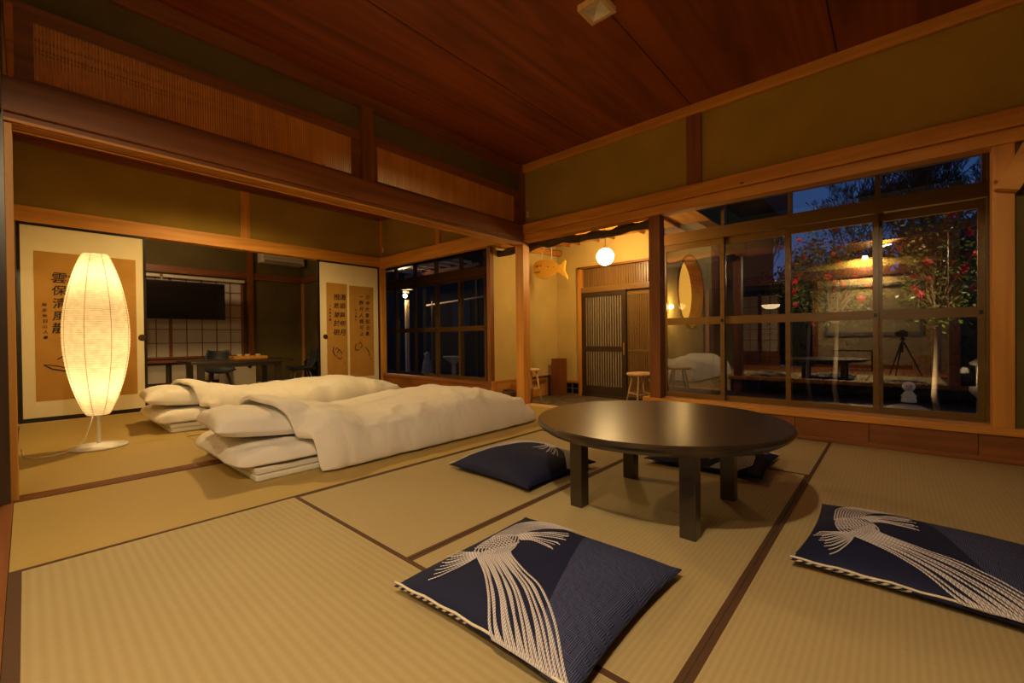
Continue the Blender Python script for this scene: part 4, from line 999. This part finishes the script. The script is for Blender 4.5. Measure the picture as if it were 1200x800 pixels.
obj('outlet', B(2.94, 8.65, 2.207, 3.60, 8.662, 2.24), 'darkwood_x', t)
for k in range(2): obj('vane', B(2.95, 8.640, 2.213+k*.014, 3.59, 8.652, 2.218+k*.014), 'ac_plastic', t)
obj('panel_line', B(2.90, 8.655, 2.29, 3.65, 8.6602, 2.294), 'screen_grey', t)
t = thing('dining_table', 'long dark low dining table in the rear room', 'table', (1.9, 7.1, 0))
obj('tabletop', B(1.38, 6.62, .455, 2.62, 7.42, .490, bev=.004), 'black_table', t)
for (x, y_) in ((1.50,6.72),(2.44,6.72),(1.50,7.30),(2.44,7.30)): obj('leg', B(x-.035, y_-.035, 0, x+.035, y_+.035, .455), 'black_table', t)
obj('apron', B(1.46, 6.70, .40, 2.48, 6.72, .455), 'black_table', t)
t = thing('serving_tray', 'small pale tray with cups on the dining table', 'tray', (2.15, 7.2, .49))
obj('tray_base', B(1.98, 7.08, .4905, 2.42, 7.34, .50), 'pine_x', t)
for q in ((1.98,7.08,2.42,7.09),(1.98,7.33,2.42,7.34),(1.98,7.09,1.99,7.33),(2.41,7.09,2.42,7.33)): obj('tray_side', B(q[0],q[1],.50,q[2],q[3],.53), 'pine_x', t)
for i, (x, y_) in enumerate(((2.08,7.2),(2.2,7.25),(2.32,7.18))):
    bm = new_bm(); lathe(bm, [(0,.0005),(.022,.0005),(.034,.05),(.036,.055),(.031,.05),(.02,.006),(0,.006)], (x,y_,.5002), 16); c_ = obj('tea_cup', bm, 'mattress_white', None, smooth=True)
    tag(c_, ('leftmost', 'middle', 'rightmost')[i]+' small white cup on the dining tray', 'cup', 'cups on the dining tray')
def shell_chair(x, y, rot, label):
    t = thing('shell_chair', label, 'chair', (x, y, 0))
    bm = new_bm(); n = 14; m = 12; V = []
    for i in range(n+1):
        s = i/n
        if s < .45: px_, pz = -.20+s/.45*.36, .27-.015*sin(pi*s/.45)
        else: q = (s-.45)/.55; px_, pz = .16+.10*q+.03*sin(q*pi), .27+.33*q
        row = []
        for j in range(m+1):
            v = -1+2*j/m; wd = (.20+.01*sin(pi*s))*(1-.30*max(0, s-.6)/.4)
            row.append(bm.verts.new((px_-.05*abs(v)**2*(1 if s > .45 else 0), v*wd, pz+.05*abs(v)**2.5*(1 if s < .55 else .4))))
        V.append(row)
    for i in range(n):
        for j in range(m): bm.faces.new((V[i][j], V[i+1][j], V[i+1][j+1], V[i][j+1]))
    sh_ = obj('shell', bm, 'navy_chair', t, smooth=True, local=True); md = sh_.modifiers.new('s', 'SOLIDIFY'); md.thickness = .012
    for a in (-1, 1):
        for b in (-1, 1):
            bm = new_bm(); tube(bm, [(a*.10, b*.09, .262), (a*.17, b*.17, .0)], [.013, .009], 8); obj('leg', bm, 'grey_metal', t, smooth=True, local=True)
    t.rotation_euler = (0,0,rot); return t
shell_chair(3.02, 7.35, radians(-10), 'navy shell chair at the right end of the dining table')
shell_chair(1.98, 7.78, radians(80), 'navy shell chair behind the dining table under the television')
t = thing('fan_heater', 'black rounded heater beside the right shell chair', 'heater', (3.35, 7.6, 0))
obj('body', B(3.20, 7.55, .001, 3.42, 7.72, .42, bev=.05), 'black', t); obj('display', B(3.27, 7.543, .25, 3.35, 7.551, .30), 'screen_grey', t)
bm = new_bm(); tube(bm, [(3.24,7.56,.38),(3.24,7.56,.46),(3.38,7.56,.46),(3.38,7.56,.38)], .008, 6); obj('handle', bm, 'grey_metal', t)
t = thing('floor_case', 'pale box with a dark knob under the dining table', 'box', (2.3, 8.2, 0)); obj('body', B(2.15, 8.2, .001, 2.62, 8.5, .40, bev=.01), 'shoji_paper', t)
bm = new_bm(); bmesh.ops.create_uvsphere(bm, u_segments=14, v_segments=8, radius=.035, matrix=Matrix.Translation((2.52,8.19,.33))); obj('knob', bm, 'black', t, smooth=True)
light('POINT', 'dining_light', (1.2, 7.6, 2.2), 26, (1.0, .68, .36), .12)

t = thing('sleeping_room_fill_shade', 'added round shade of the sleeping room fill light hidden behind the lintel', 'lamp', (1.45, 4.65, 2.67))  # added shade around the sleeping room fill, unseen above the lintel
bm = new_bm(); lathe(bm, [(.03,2.67),(.06,2.60),(.10,2.52),(.104,2.52),(.065,2.60),(.035,2.67)], (1.45,4.65,0), 24); obj('shade', bm, 'black', t, smooth=True)

t = thing('dining_pendant', 'ceiling lamp of the dining room hidden above the far lintel', 'lamp', (1.2, 7.6, 2.6))
bm = new_bm(); tube(bm, [(1.2,7.6,2.60),(1.2,7.6,2.42)], .006, 6); obj('cord', bm, 'black', t)
bm = new_bm(); lathe(bm, [(.02,2.42),(.16,2.34),(.165,2.34),(.025,2.43)], (1.2,7.6,0), 20); obj('shade', bm, 'white_metal', t, smooth=True)
# ---- things behind the camera, mirrored in the glass
t = thing('wall_screen_frame', 'big grey framed board on the beige rear wall', 'board', (BX, .37, 1.3))
bm = None_bm([(BX, -.45, .72, BX+.03, -.39, 1.86), (BX, 1.15, .72, BX+.03, 1.21, 1.86), (BX, -.39, .72, BX+.03, 1.15, .80), (BX, -.39, 1.80, BX+.03, 1.15, 1.86)]); obj('frame', bm, 'screen_grey', t)
obj('board', B(BX+.002, -.39, .80, BX+.01, 1.15, 1.80), 'plaster_beige', t)
t = thing('wall_light_bar', 'long warm lamp above the framed board behind the camera', 'lamp', (BX+.1, .62, 2.1)); obj('housing', B(BX+.15, .20, 1.97, BX+.165, .95, 2.09), 'brown_y', t)
for y_ in (.20, .94): obj('bracket', B(BX+.001, y_, 2.0, BX+.15, y_+.01, 2.06), 'brown_y', t)
bm = new_bm(); tube(bm, [(BX+.09,.25,2.03),(BX+.09,.90,2.03)], .012, 8); obj('tube_bulb', bm, 'bulb_small', t)
t = thing('rear_shoji', 'paper screen door with wooden grid behind the camera', 'shoji', (BX, 2.54, 0))
for k in range(2):
    y0 = 2.12+k*.44; y1 = y0+.42
    for c in range(2):
        for r_ in range(5): obj('paper_pane', B(BX+.0, y0+.03+c*.18+.004, .35+r_*.28+.004, BX+.004, y0+.03+(c+1)*.18-.004, .35+(r_+1)*.28-.004), 'shoji_paper', t)
        obj('upright', B(BX-.002, y0+.024+c*.18, .05, BX+.014, y0+.036+c*.18, 1.77), 'brown_z', t)
    for r_ in range(6): obj('crossbar', B(BX-.002, y0, .344+r_*.28, BX+.012, y1, .356+r_*.28), 'brown_y', t)
    obj('kick_board', B(BX-.002, y0, .0, BX+.014, y1, .34), 'brown_y', t); obj('stile', B(BX-.002, y0, 0, BX+.02, y0+.03, 1.80), 'brown_z', t); obj('stile', B(BX-.002, y1-.03, 0, BX+.02, y1, 1.80), 'brown_z', t)
t = thing('bowl_pendant', 'half round bowl lamp hanging behind the camera', 'lamp', (-1.2, 2.15, 2.45))
bm = new_bm(); lathe(bm, [(0,1.36),(.10,1.37),(.17,1.41),(.19,1.46),(.18,1.46),(0,1.45)], (-1.2,2.15,0), 24); obj('bowl', bm, 'bowl_glow', t, smooth=True)
bm = new_bm(); tube(bm, [(-1.2,2.15,1.45),(-1.2,2.15,2.45)], .005, 6); obj('cord', bm, 'black', t)
t = thing('waste_bin', 'pale wooden bin beside the jamb behind the camera', 'bin', (-1.7, -.42, 0))
bm = new_bm()
vs = [bm.verts.new(p) for p in ((-1.8,-.52,.0),(-1.55,-.52,0),(-1.55,-.28,0),(-1.8,-.28,0),(-1.83,-.55,.34),(-1.52,-.55,.34),(-1.52,-.25,.34),(-1.83,-.25,.34))]
for q in ((0,3,2,1),(0,1,5,4),(1,2,6,5),(2,3,7,6),(3,0,4,7)): bm.faces.new([vs[i] for i in q])
b_ = obj('body', bm, 'pale_z', t); md = b_.modifiers.new('s', 'SOLIDIFY'); md.thickness = .012
obj('seam', B(-1.683, -.285, .02, -1.677, -.26, .33), 'brown_z', t)
t = thing('rear_fill_shade', 'added black cone shade of the fill light behind the camera', 'lamp', (-1.0, .9, 2.45))  # added shade, hides the rear fill light from the window reflections
bm = new_bm(); lathe(bm, [(.02,2.45),(.07,2.38),(.13,2.20),(.134,2.20),(.074,2.385),(.025,2.45)], (-1.0,.9,0), 24); obj('shade', bm, 'black', t, smooth=True)
struct('wall_rear_outer', B(-2.45, -1.4, 0, -2.38, 3.4, 2.6), 'house_dark', 'dark outer wall far behind the camera', 'wall')
struct('wall_rear_return', B(-2.38, 3.22, 0, XL-.1, 3.3, 2.6), 'house_dark', 'dark return wall far behind the camera', 'wall')
t = thing('small_side_table', 'small dark side table behind the camera', 'table', (-1.4, .6, 0))
obj('tabletop', B(-1.6, .30, .40, -1.2, 1.0, .425), 'black_table', t)
for x in (-1.56, -1.24):
    for y_ in (.34, .96): obj('leg', B(x-.02, y_-.02, 0, x+.02, y_+.02, .40), 'black_table', t)
# camera on its tripod
d2 = Vector((_f.x, _f.y, 0)).normalized(); s2 = Vector((d2.y, -d2.x, 0)); c0 = Vector((0,0,EYE))-d2*.16
t = thing('photo_tripod', 'black camera tripod mirrored in the window', 'tripod', (c0.x, c0.y, 0))
bm = new_bm(); tube(bm, [(c0.x,c0.y,.42),(c0.x,c0.y,.69)], .014, 10); obj('centre_column', bm, 'black', t)
bm = new_bm(); lathe(bm, [(.0,.635),(.03,.635),(.034,.66),(.02,.69),(.028,.70),(0,.70)], (c0.x,c0.y,0), 16); obj('head', bm, 'black', t, smooth=True)
for k, a in enumerate((2.4, 4.6, .35)):
    dd = d2*cos(a)+s2*sin(a); bm = new_bm()
    tube(bm, [c0+dd*.02-Vector((0,0,EYE-.60)), c0+dd*.14-Vector((0,0,EYE-.30)), c0+dd*.26-Vector((0,0,EYE-.004))], [.015,.012,.008], 8); obj('leg', bm, 'black', t)
t = thing('photo_camera', 'black camera on the tripod mirrored in the window', 'camera', (c0.x, c0.y, .70))
bm = new_bm()
def obox(bm, c, hx, hy, hz, a=d2, s=s2):
    vs = [bm.verts.new(c+a*i*hx+s*j*hy+Vector((0,0,1))*k*hz) for i in (-1,1) for j in (-1,1) for k in (-1,1)]
    for f in ((0,1,3,2),(4,6,7,5),(0,4,5,1),(2,3,7,6),(0,2,6,4),(1,5,7,3)): bm.faces.new([vs[i] for i in f])
    return bm
obox(bm, c0+Vector((0,0,.0)), .028, .068, .048); obox(bm, c0+Vector((0,0,.055)), .025, .028, .018); obj('body', bm, 'black', t)
bm = new_bm(); tube(bm, [c0+d2*.026, c0+d2*.115], [.036,.040], 20); obj('lens', bm, 'black', t, smooth=False)

# ---- garden
g = struct('ground', B(XO+.12, -9, -.35, 40, 26, -.30), 'soil', 'dark garden soil beyond the windows', 'ground')
for (x, y_, r_, lab) in ((5.75, 2.6, .3, 'flat stepping stone by the far pane'), (5.62, -.10, .17, 'flat stone under the small white figure'), (6.6, 1.2, .4, 'round garden stone near the trunk of the shrub')):
    bm = new_bm(); bmesh.ops.create_icosphere(bm, subdivisions=3, radius=r_)
    for v_ in bm.verts: v_.co = Vector((v_.co.x, v_.co.y, v_.co.z*.45))*(1+.15*noise.noise(v_.co*3+Vector((x,0,0)))) ; v_.co.z = min(v_.co.z, .105)
    zt = -.30 + .06 if x != 5.62 else .0
    bmesh.ops.translate(bm, verts=bm.verts, vec=(x, y_, zt)); tag(obj('garden_stone', bm, 'stone', smooth=True), lab, 'stone')
# small white figure
t = thing('garden_figure', 'small white robed figure with round head outside the right pane', 'figurine', (5.60, -.10, .10))
fx, fy, fz = 5.60, -.10, .10
FS = .72; bm = new_bm(); lathe(bm, [(r_*FS, z_*FS) for r_, z_ in [(0,0),(.075,0),(.08,.02),(.065,.08),(.045,.13),(.03,.15),(0,.155)]], (fx,fy,fz), 20); obj('robe', bm, 'figure_white', t, smooth=True)
bm = new_bm(); bmesh.ops.create_uvsphere(bm, u_segments=20, v_segments=14, radius=.048, matrix=Matrix.Translation((fx,fy,fz+.148))); hd_ = obj('head', bm, 'figure_white', t, smooth=True)
vd = Vector((-fx, -fy, 0)).normalized(); sd = Vector((-vd.y, vd.x, 0))
for s_ in (-1, 1):
    bm = new_bm(); bmesh.ops.create_uvsphere(bm, u_segments=8, v_segments=6, radius=.006, matrix=Matrix.Translation(Vector((fx,fy,fz+.152))+vd*.046+sd*.016*s_)); obj('eye', bm, 'ink', hd_, smooth=True)
    bm = new_bm(); tube(bm, [Vector((fx,fy,fz+.09))+sd*.025*s_, Vector((fx,fy,fz+.058))+sd*.05*s_+vd*.02, Vector((fx,fy,fz+.05))+vd*.05+sd*.007*s_], [.010,.009,.007], 8); obj('sleeve', bm, 'figure_white', t, smooth=True)
# lit stone lantern right
t = thing('stone_lantern', 'small stone lantern at the right edge of the windows', 'lantern', (5.75, -.60, -.3))
sx_, sy_ = 5.75, -.63
bm = new_bm(); lathe(bm, [(0,-.3),(.14,-.3),(.15,-.2),(.08,-.15),(.07,.16),(.12,.22),(.12,.26),(0,.26)], (sx_,sy_,0), 16); obj('pedestal', bm, 'stone', t, smooth=True)
for k in range(4):
    a = pi/4+k*pi/2; obj('corner_block', B(sx_+.07*cos(a)-.02, sy_+.07*sin(a)-.02, .26, sx_+.07*cos(a)+.02, sy_+.07*sin(a)+.02, .46), 'stone', t)
bm = new_bm(); lathe(bm, [(0,.46),(.11,.46),(.12,.48),(.07,.52),(.025,.55),(.02,.59),(0,.60)], (sx_,sy_,0), 16); obj('cap_stone', bm, 'stone', t, smooth=True)
bm = new_bm(); bmesh.ops.create_uvsphere(bm, u_segments=12, v_segments=8, radius=.028, matrix=Matrix.Translation((sx_,sy_,.34))); obj('lit_candle', bm, 'bulb_small', t, smooth=True)
light('POINT', 'stone_lantern_light', (sx_-.16, sy_+.16, .42), .35, (1.0, .72, .38), .03)

# trees
def branch_mesh(bm, p, d, L, r, depth, rnd, spread=.55, seg=3, tips=None, up=.12, minr=.0025):
    pts = [Vector(p)]; q = Vector(p); dd = Vector(d).normalized(); k = 3
    for i in range(k):
        dd = (dd+Vector((rnd.uniform(-1,1), rnd.uniform(-1,1), rnd.uniform(-1,1)))*.16+Vector((0,0,up*.4))).normalized(); q = q+dd*L/k; pts.append(q.copy())
    tube(bm, pts, [max(minr, r*(1-.35*i/k)) for i in range(k+1)], seg if depth < 3 else max(seg, 6), cap=False)
    if depth == 0:
        if tips is not None: tips.append((q.copy(), dd.copy()))
        return
    n = 3 if rnd.random() < (.85 if depth > 4 else .6) else 2
    for i in range(n):
        nd = (dd+Vector((rnd.uniform(-1,1), rnd.uniform(-1,1), rnd.uniform(-.5,1)))*spread).normalized()
        branch_mesh(bm, pts[-1] if i else pts[-1], nd, L*rnd.uniform(.62,.85), r*.62, depth-1, rnd, spread, seg, tips, up, minr)
    if tips is not None and depth <= 2: tips.append((q.copy(), dd.copy()))
def bare_tree(x, y, h, seed, label, depth=7):
    rnd = random.Random(seed); bm = new_bm()
    t = thing('bare_tree', label, 'tree', (x, y, -.3), 'bare trees beyond the garden')
    tb = new_bm(); tube(tb, [(x,y,-.3),(x+.1,y,h*.18),(x,y+.05,h*.34)], [.12,.09,.07], 8); obj('trunk', tb, 'twig', t)
    for k in range(3):
        branch_mesh(bm, (x,y+.05*0,h*.34*(.8+.1*k)), (rnd.uniform(-.4,.4), rnd.uniform(-.6,.6), 1), h*.17, .032, depth-1, rnd, .62, 3, None, .15, .0045)
    obj('branches', bm, 'twig', t, kind='stuff')
bare_tree(13.0, .7, 4.9, 3, 'bare tree with fine twigs in the second transom pane from the right', 8)
bare_tree(11.0, -.7, 4.5, 5, 'dense bare tree against the blue sky in the right transom pane', 8)
bare_tree(12.5, -2.6, 4.8, 11, 'bare tree at the right end of the transom panes', 8)
bare_tree(13.6, 2.5, 4.2, 21, 'bare tree low in the second door pane', 8)
# hedge behind
bm = new_bm(); rnd = random.Random(4)
for k in range(9000):
    x = 9.2+rnd.uniform(-.5,.5); y_ = rnd.uniform(-4.5, 1.85)
    zt = 2.0+.30*noise.noise(Vector((y_*1.4, 2, 0)))+.62*smooth(.35, -.15, y_)
    z = rnd.uniform(-.3, zt); c = Vector((x, y_, z)); a = Vector((rnd.uniform(-1,1), rnd.uniform(-1,1), rnd.uniform(-1,1))).normalized()*.06; b = a.orthogonal().normalized()*.03
    vs = [bm.verts.new(c+q) for q in (-a, b, a, -b)]; bm.faces.new(vs)
hg = thing('garden_hedge', 'dark evergreen hedge closing the garden', 'hedge', (9.2, -1, -.3)); obj('leaves', bm, 'leaf_dark', hg, kind='stuff')
obj('hedge_core', B(9.1, -4.6, -.3, 9.5, 1.9, 1.75, bev=.1), 'leaf_dark', hg); obj('hedge_core', B(9.15, -4.6, 1.7, 9.45, -.05, 2.45, bev=.08), 'leaf_dark', hg)
# neighbouring house
nh = thing('neighbour_house', 'dark neighbouring house beyond the garden', 'house', (8.6, 4.2, -.3))
obj('walls', B(8.6, 2.0, -.3, 11, 22, 3.3), 'house_dark', nh)
bm = new_bm(); prism(bm, [(8.1,3.05),(11.4,3.05),(9.7,4.6)], (0,20.6,0), (0,1.65,0), (1,0,0), (0,0,1)); obj('roof', bm, 'house_dark', nh)
for k in range(5): obj('window', B(8.56, 2.4+k*1.7, .9, 8.6, 3.2+k*1.7, 1.9), 'black_gloss', nh)
# camellia shrubs
def shrub(x, y, h, seed, label, nleaf, nflow, trunk=True, rad=.55, zc=None):
    rnd = random.Random(seed); t = thing('camellia_shrub', label, 'shrub', (x, y, -.3)); tips = []
    zc = zc or h*.66; rz = h*.30
    bm = new_bm(); tube(bm, [(x,y,-.3),(x+.03,y+.05,.1),(x+.02,y+.02,zc-rz*.9)], [.030,.026,.022], 8)
    for k in range(60):
        a = rnd.uniform(0, 2*pi); q = rnd.random()**.5*.95; zz = rnd.uniform(-.9, 1)
        e = Vector((x+rad*.8*cos(a)*q, y+rad*sin(a)*q, zc+rz*zz*sqrt(max(0, 1-q*q)))); tips.append((e, None))
        st = Vector((x+.02, y+.02, zc-rz*rnd.uniform(.4, .95))); mid = st.lerp(e, .5)+Vector((rnd.uniform(-.06,.06), rnd.uniform(-.06,.06), .06))
        tube(bm, [st, mid, e], [.010, .006, .003], 4)
    obj('trunk', bm, 'pale_bark', t, smooth=True)
    bm = new_bm()
    for k in range(nleaf):
        p, d = tips[rnd.randrange(len(tips))]
        c = p+Vector((rnd.gauss(0,.065), rnd.gauss(0,.065), rnd.gauss(0,.06))); a = Vector((rnd.uniform(-1,1), rnd.uniform(-1,1), rnd.uniform(-.6,.6))).normalized()*.026; n_ = Vector((rnd.uniform(-1,1), rnd.uniform(-1,1), rnd.uniform(0,1.2))).normalized(); b = a.cross(n_).normalized()*.012
        v = [bm.verts.new(c+q) for q in (-a, -a*.2+b, a, -a*.2-b)]; bm.faces.new(v)
    obj('leaves', bm, 'leaf_green', t, kind='stuff')
    fm = new_bm()
    for k in range(6):
        a = 2*pi*k/6; pv = [fm.verts.new(q) for q in (Vector((0,0,0)), Vector((cos(a-.5)*.022, sin(a-.5)*.022, .008)), Vector((cos(a)*.034, sin(a)*.034, .020)), Vector((cos(a+.5)*.022, sin(a+.5)*.022, .012)))]; fm.faces.new(pv)
    me = bpy.data.meshes.new('flower'); fm.to_mesh(me); fm.free(); me.materials.append(MATS['petal_red'])
    for k in range(nflow):
        p, d = tips[rnd.randrange(len(tips))]
        o = bpy.data.objects.new('flower', me); COL.objects.link(o); o.parent = t
        o.location = p+Vector((rnd.gauss(0,.05)-.05, rnd.gauss(0,.05), rnd.gauss(0,.05)))-Vector((x, y, -.3)); s_ = rnd.uniform(1.0,1.6); o.scale = (s_,)*3
        o.rotation_euler = (rnd.uniform(-.6,.6), -pi/2+rnd.uniform(-.7,.5), rnd.uniform(-.5,.5))
shrub(6.75, .52, 2.3, 2, 'camellia shrub with red flowers and pale trunk lit by the garden lamp', 3000, 34, rad=.52)
shrub(6.25, -.36, 2.2, 6, 'camellia shrub with bright red flowers near the right pane', 2600, 36, rad=.36)
shrub(7.9, .95, 2.3, 9, 'smaller camellia shrub with red flowers behind the second pane', 1500, 20, rad=.4)
light('SPOT', 'garden_spot_light', (5.75, .15, -.15), P_GARDEN, (1.0, .74, .42), .04, 110, (6.5, .05, 1.5), .5)
t = thing('garden_spotlight', 'small ground spotlight aimed up at the camellias', 'lamp', (5.72, .15, -.3))
bm = new_bm(); tube(bm, [(5.69,.17,-.29),(5.73,.15,-.18)], [.04,.05], 12, cap=False); obj('can', bm, 'black', t)
obj('spike', B(5.68, .16, -.30, 5.70, .18, -.27), 'black', t)
# lamp post and garden things outside the sleeping room
t = thing('garden_lamp_post', 'pale garden lamp post with a bare shining bulb', 'lamp post', (5.9, 8.49, -.3))
px_, py_ = 5.9, 8.49
obj('post', B(px_-.04, py_-.03, -.3, px_+.04, py_+.03, 1.66), 'pale_z', t); obj('arm', B(px_-.10, py_-.015, 1.83, px_+.05, py_+.015, 1.86), 'pale_x', t); obj('hood', B(px_-.16, py_-.12, 1.90, px_+.10, py_+.12, 1.92), 'pale_x', t)
bm = new_bm(); bmesh.ops.create_uvsphere(bm, u_segments=16, v_segments=10, radius=.045, matrix=Matrix.Translation((px_-.06, py_-.02, 1.755))); obj('bulb', bm, 'bulb_glow', t, smooth=True)
light('POINT', 'porch_bulb_light', (px_-.14, py_-.06, 1.755), P_PORCH, (1.0,.74,.42), .04)
rt = thing('eave_rafters', 'short pale eave rafters lit above the garden lamp', 'rafters', (5.6, 8.3, 2.3))
for k in range(7): obj('rafter', B(5.25, 6.6+k*.34, 2.32, 6.2, 6.64+k*.34, 2.37), 'pale_x', rt)
obj('purlin', B(6.2, 6.4, 2.25, 6.26, 9.0, 2.32), 'brown_y', rt)
for y_ in (6.45, 8.92): obj('eave_post', B(6.2, y_, -.3, 6.26, y_+.06, 2.25), 'darkwood_z', rt)
t = thing('bamboo_rail', 'horizontal bamboo pole outside the sleeping room windows', 'rail', (6.1, 6.6, 1.55))
bm = new_bm(); tube(bm, [(6.1,5.3,1.62),(6.1,6.4,1.58),(6.1,8.0,1.52)], .02, 8); obj('pole', bm, 'pale_y', t, smooth=True)
for y_ in (5.4, 7.8): obj('post', B(6.08, y_-.02, -.3, 6.12, y_+.02, 1.60), 'darkwood_z', t)
def jar(x, y, z0, prof, label, name='garden_jar'):
    bm = new_bm(); lathe(bm, prof, (x,y,z0), 20); tag(obj(name, bm, 'stone', smooth=True), label, 'ornament')
jar(5.75, 7.55, -.3, [(0,0),(.09,0),(.13,.25),(.09,.55),(.05,.66),(.07,.74),(0,.78)], 'pale slender stone ornament outside the sleeping room windows', 'stone_ornament')
jar(5.7, 6.62, -.3, [(0,0),(.10,0),(.06,.10),(.05,.55),(.20,.66),(.22,.70),(.16,.69),(0,.66)], 'pale stone basin on a stem outside the sleeping room windows', 'stone_basin')
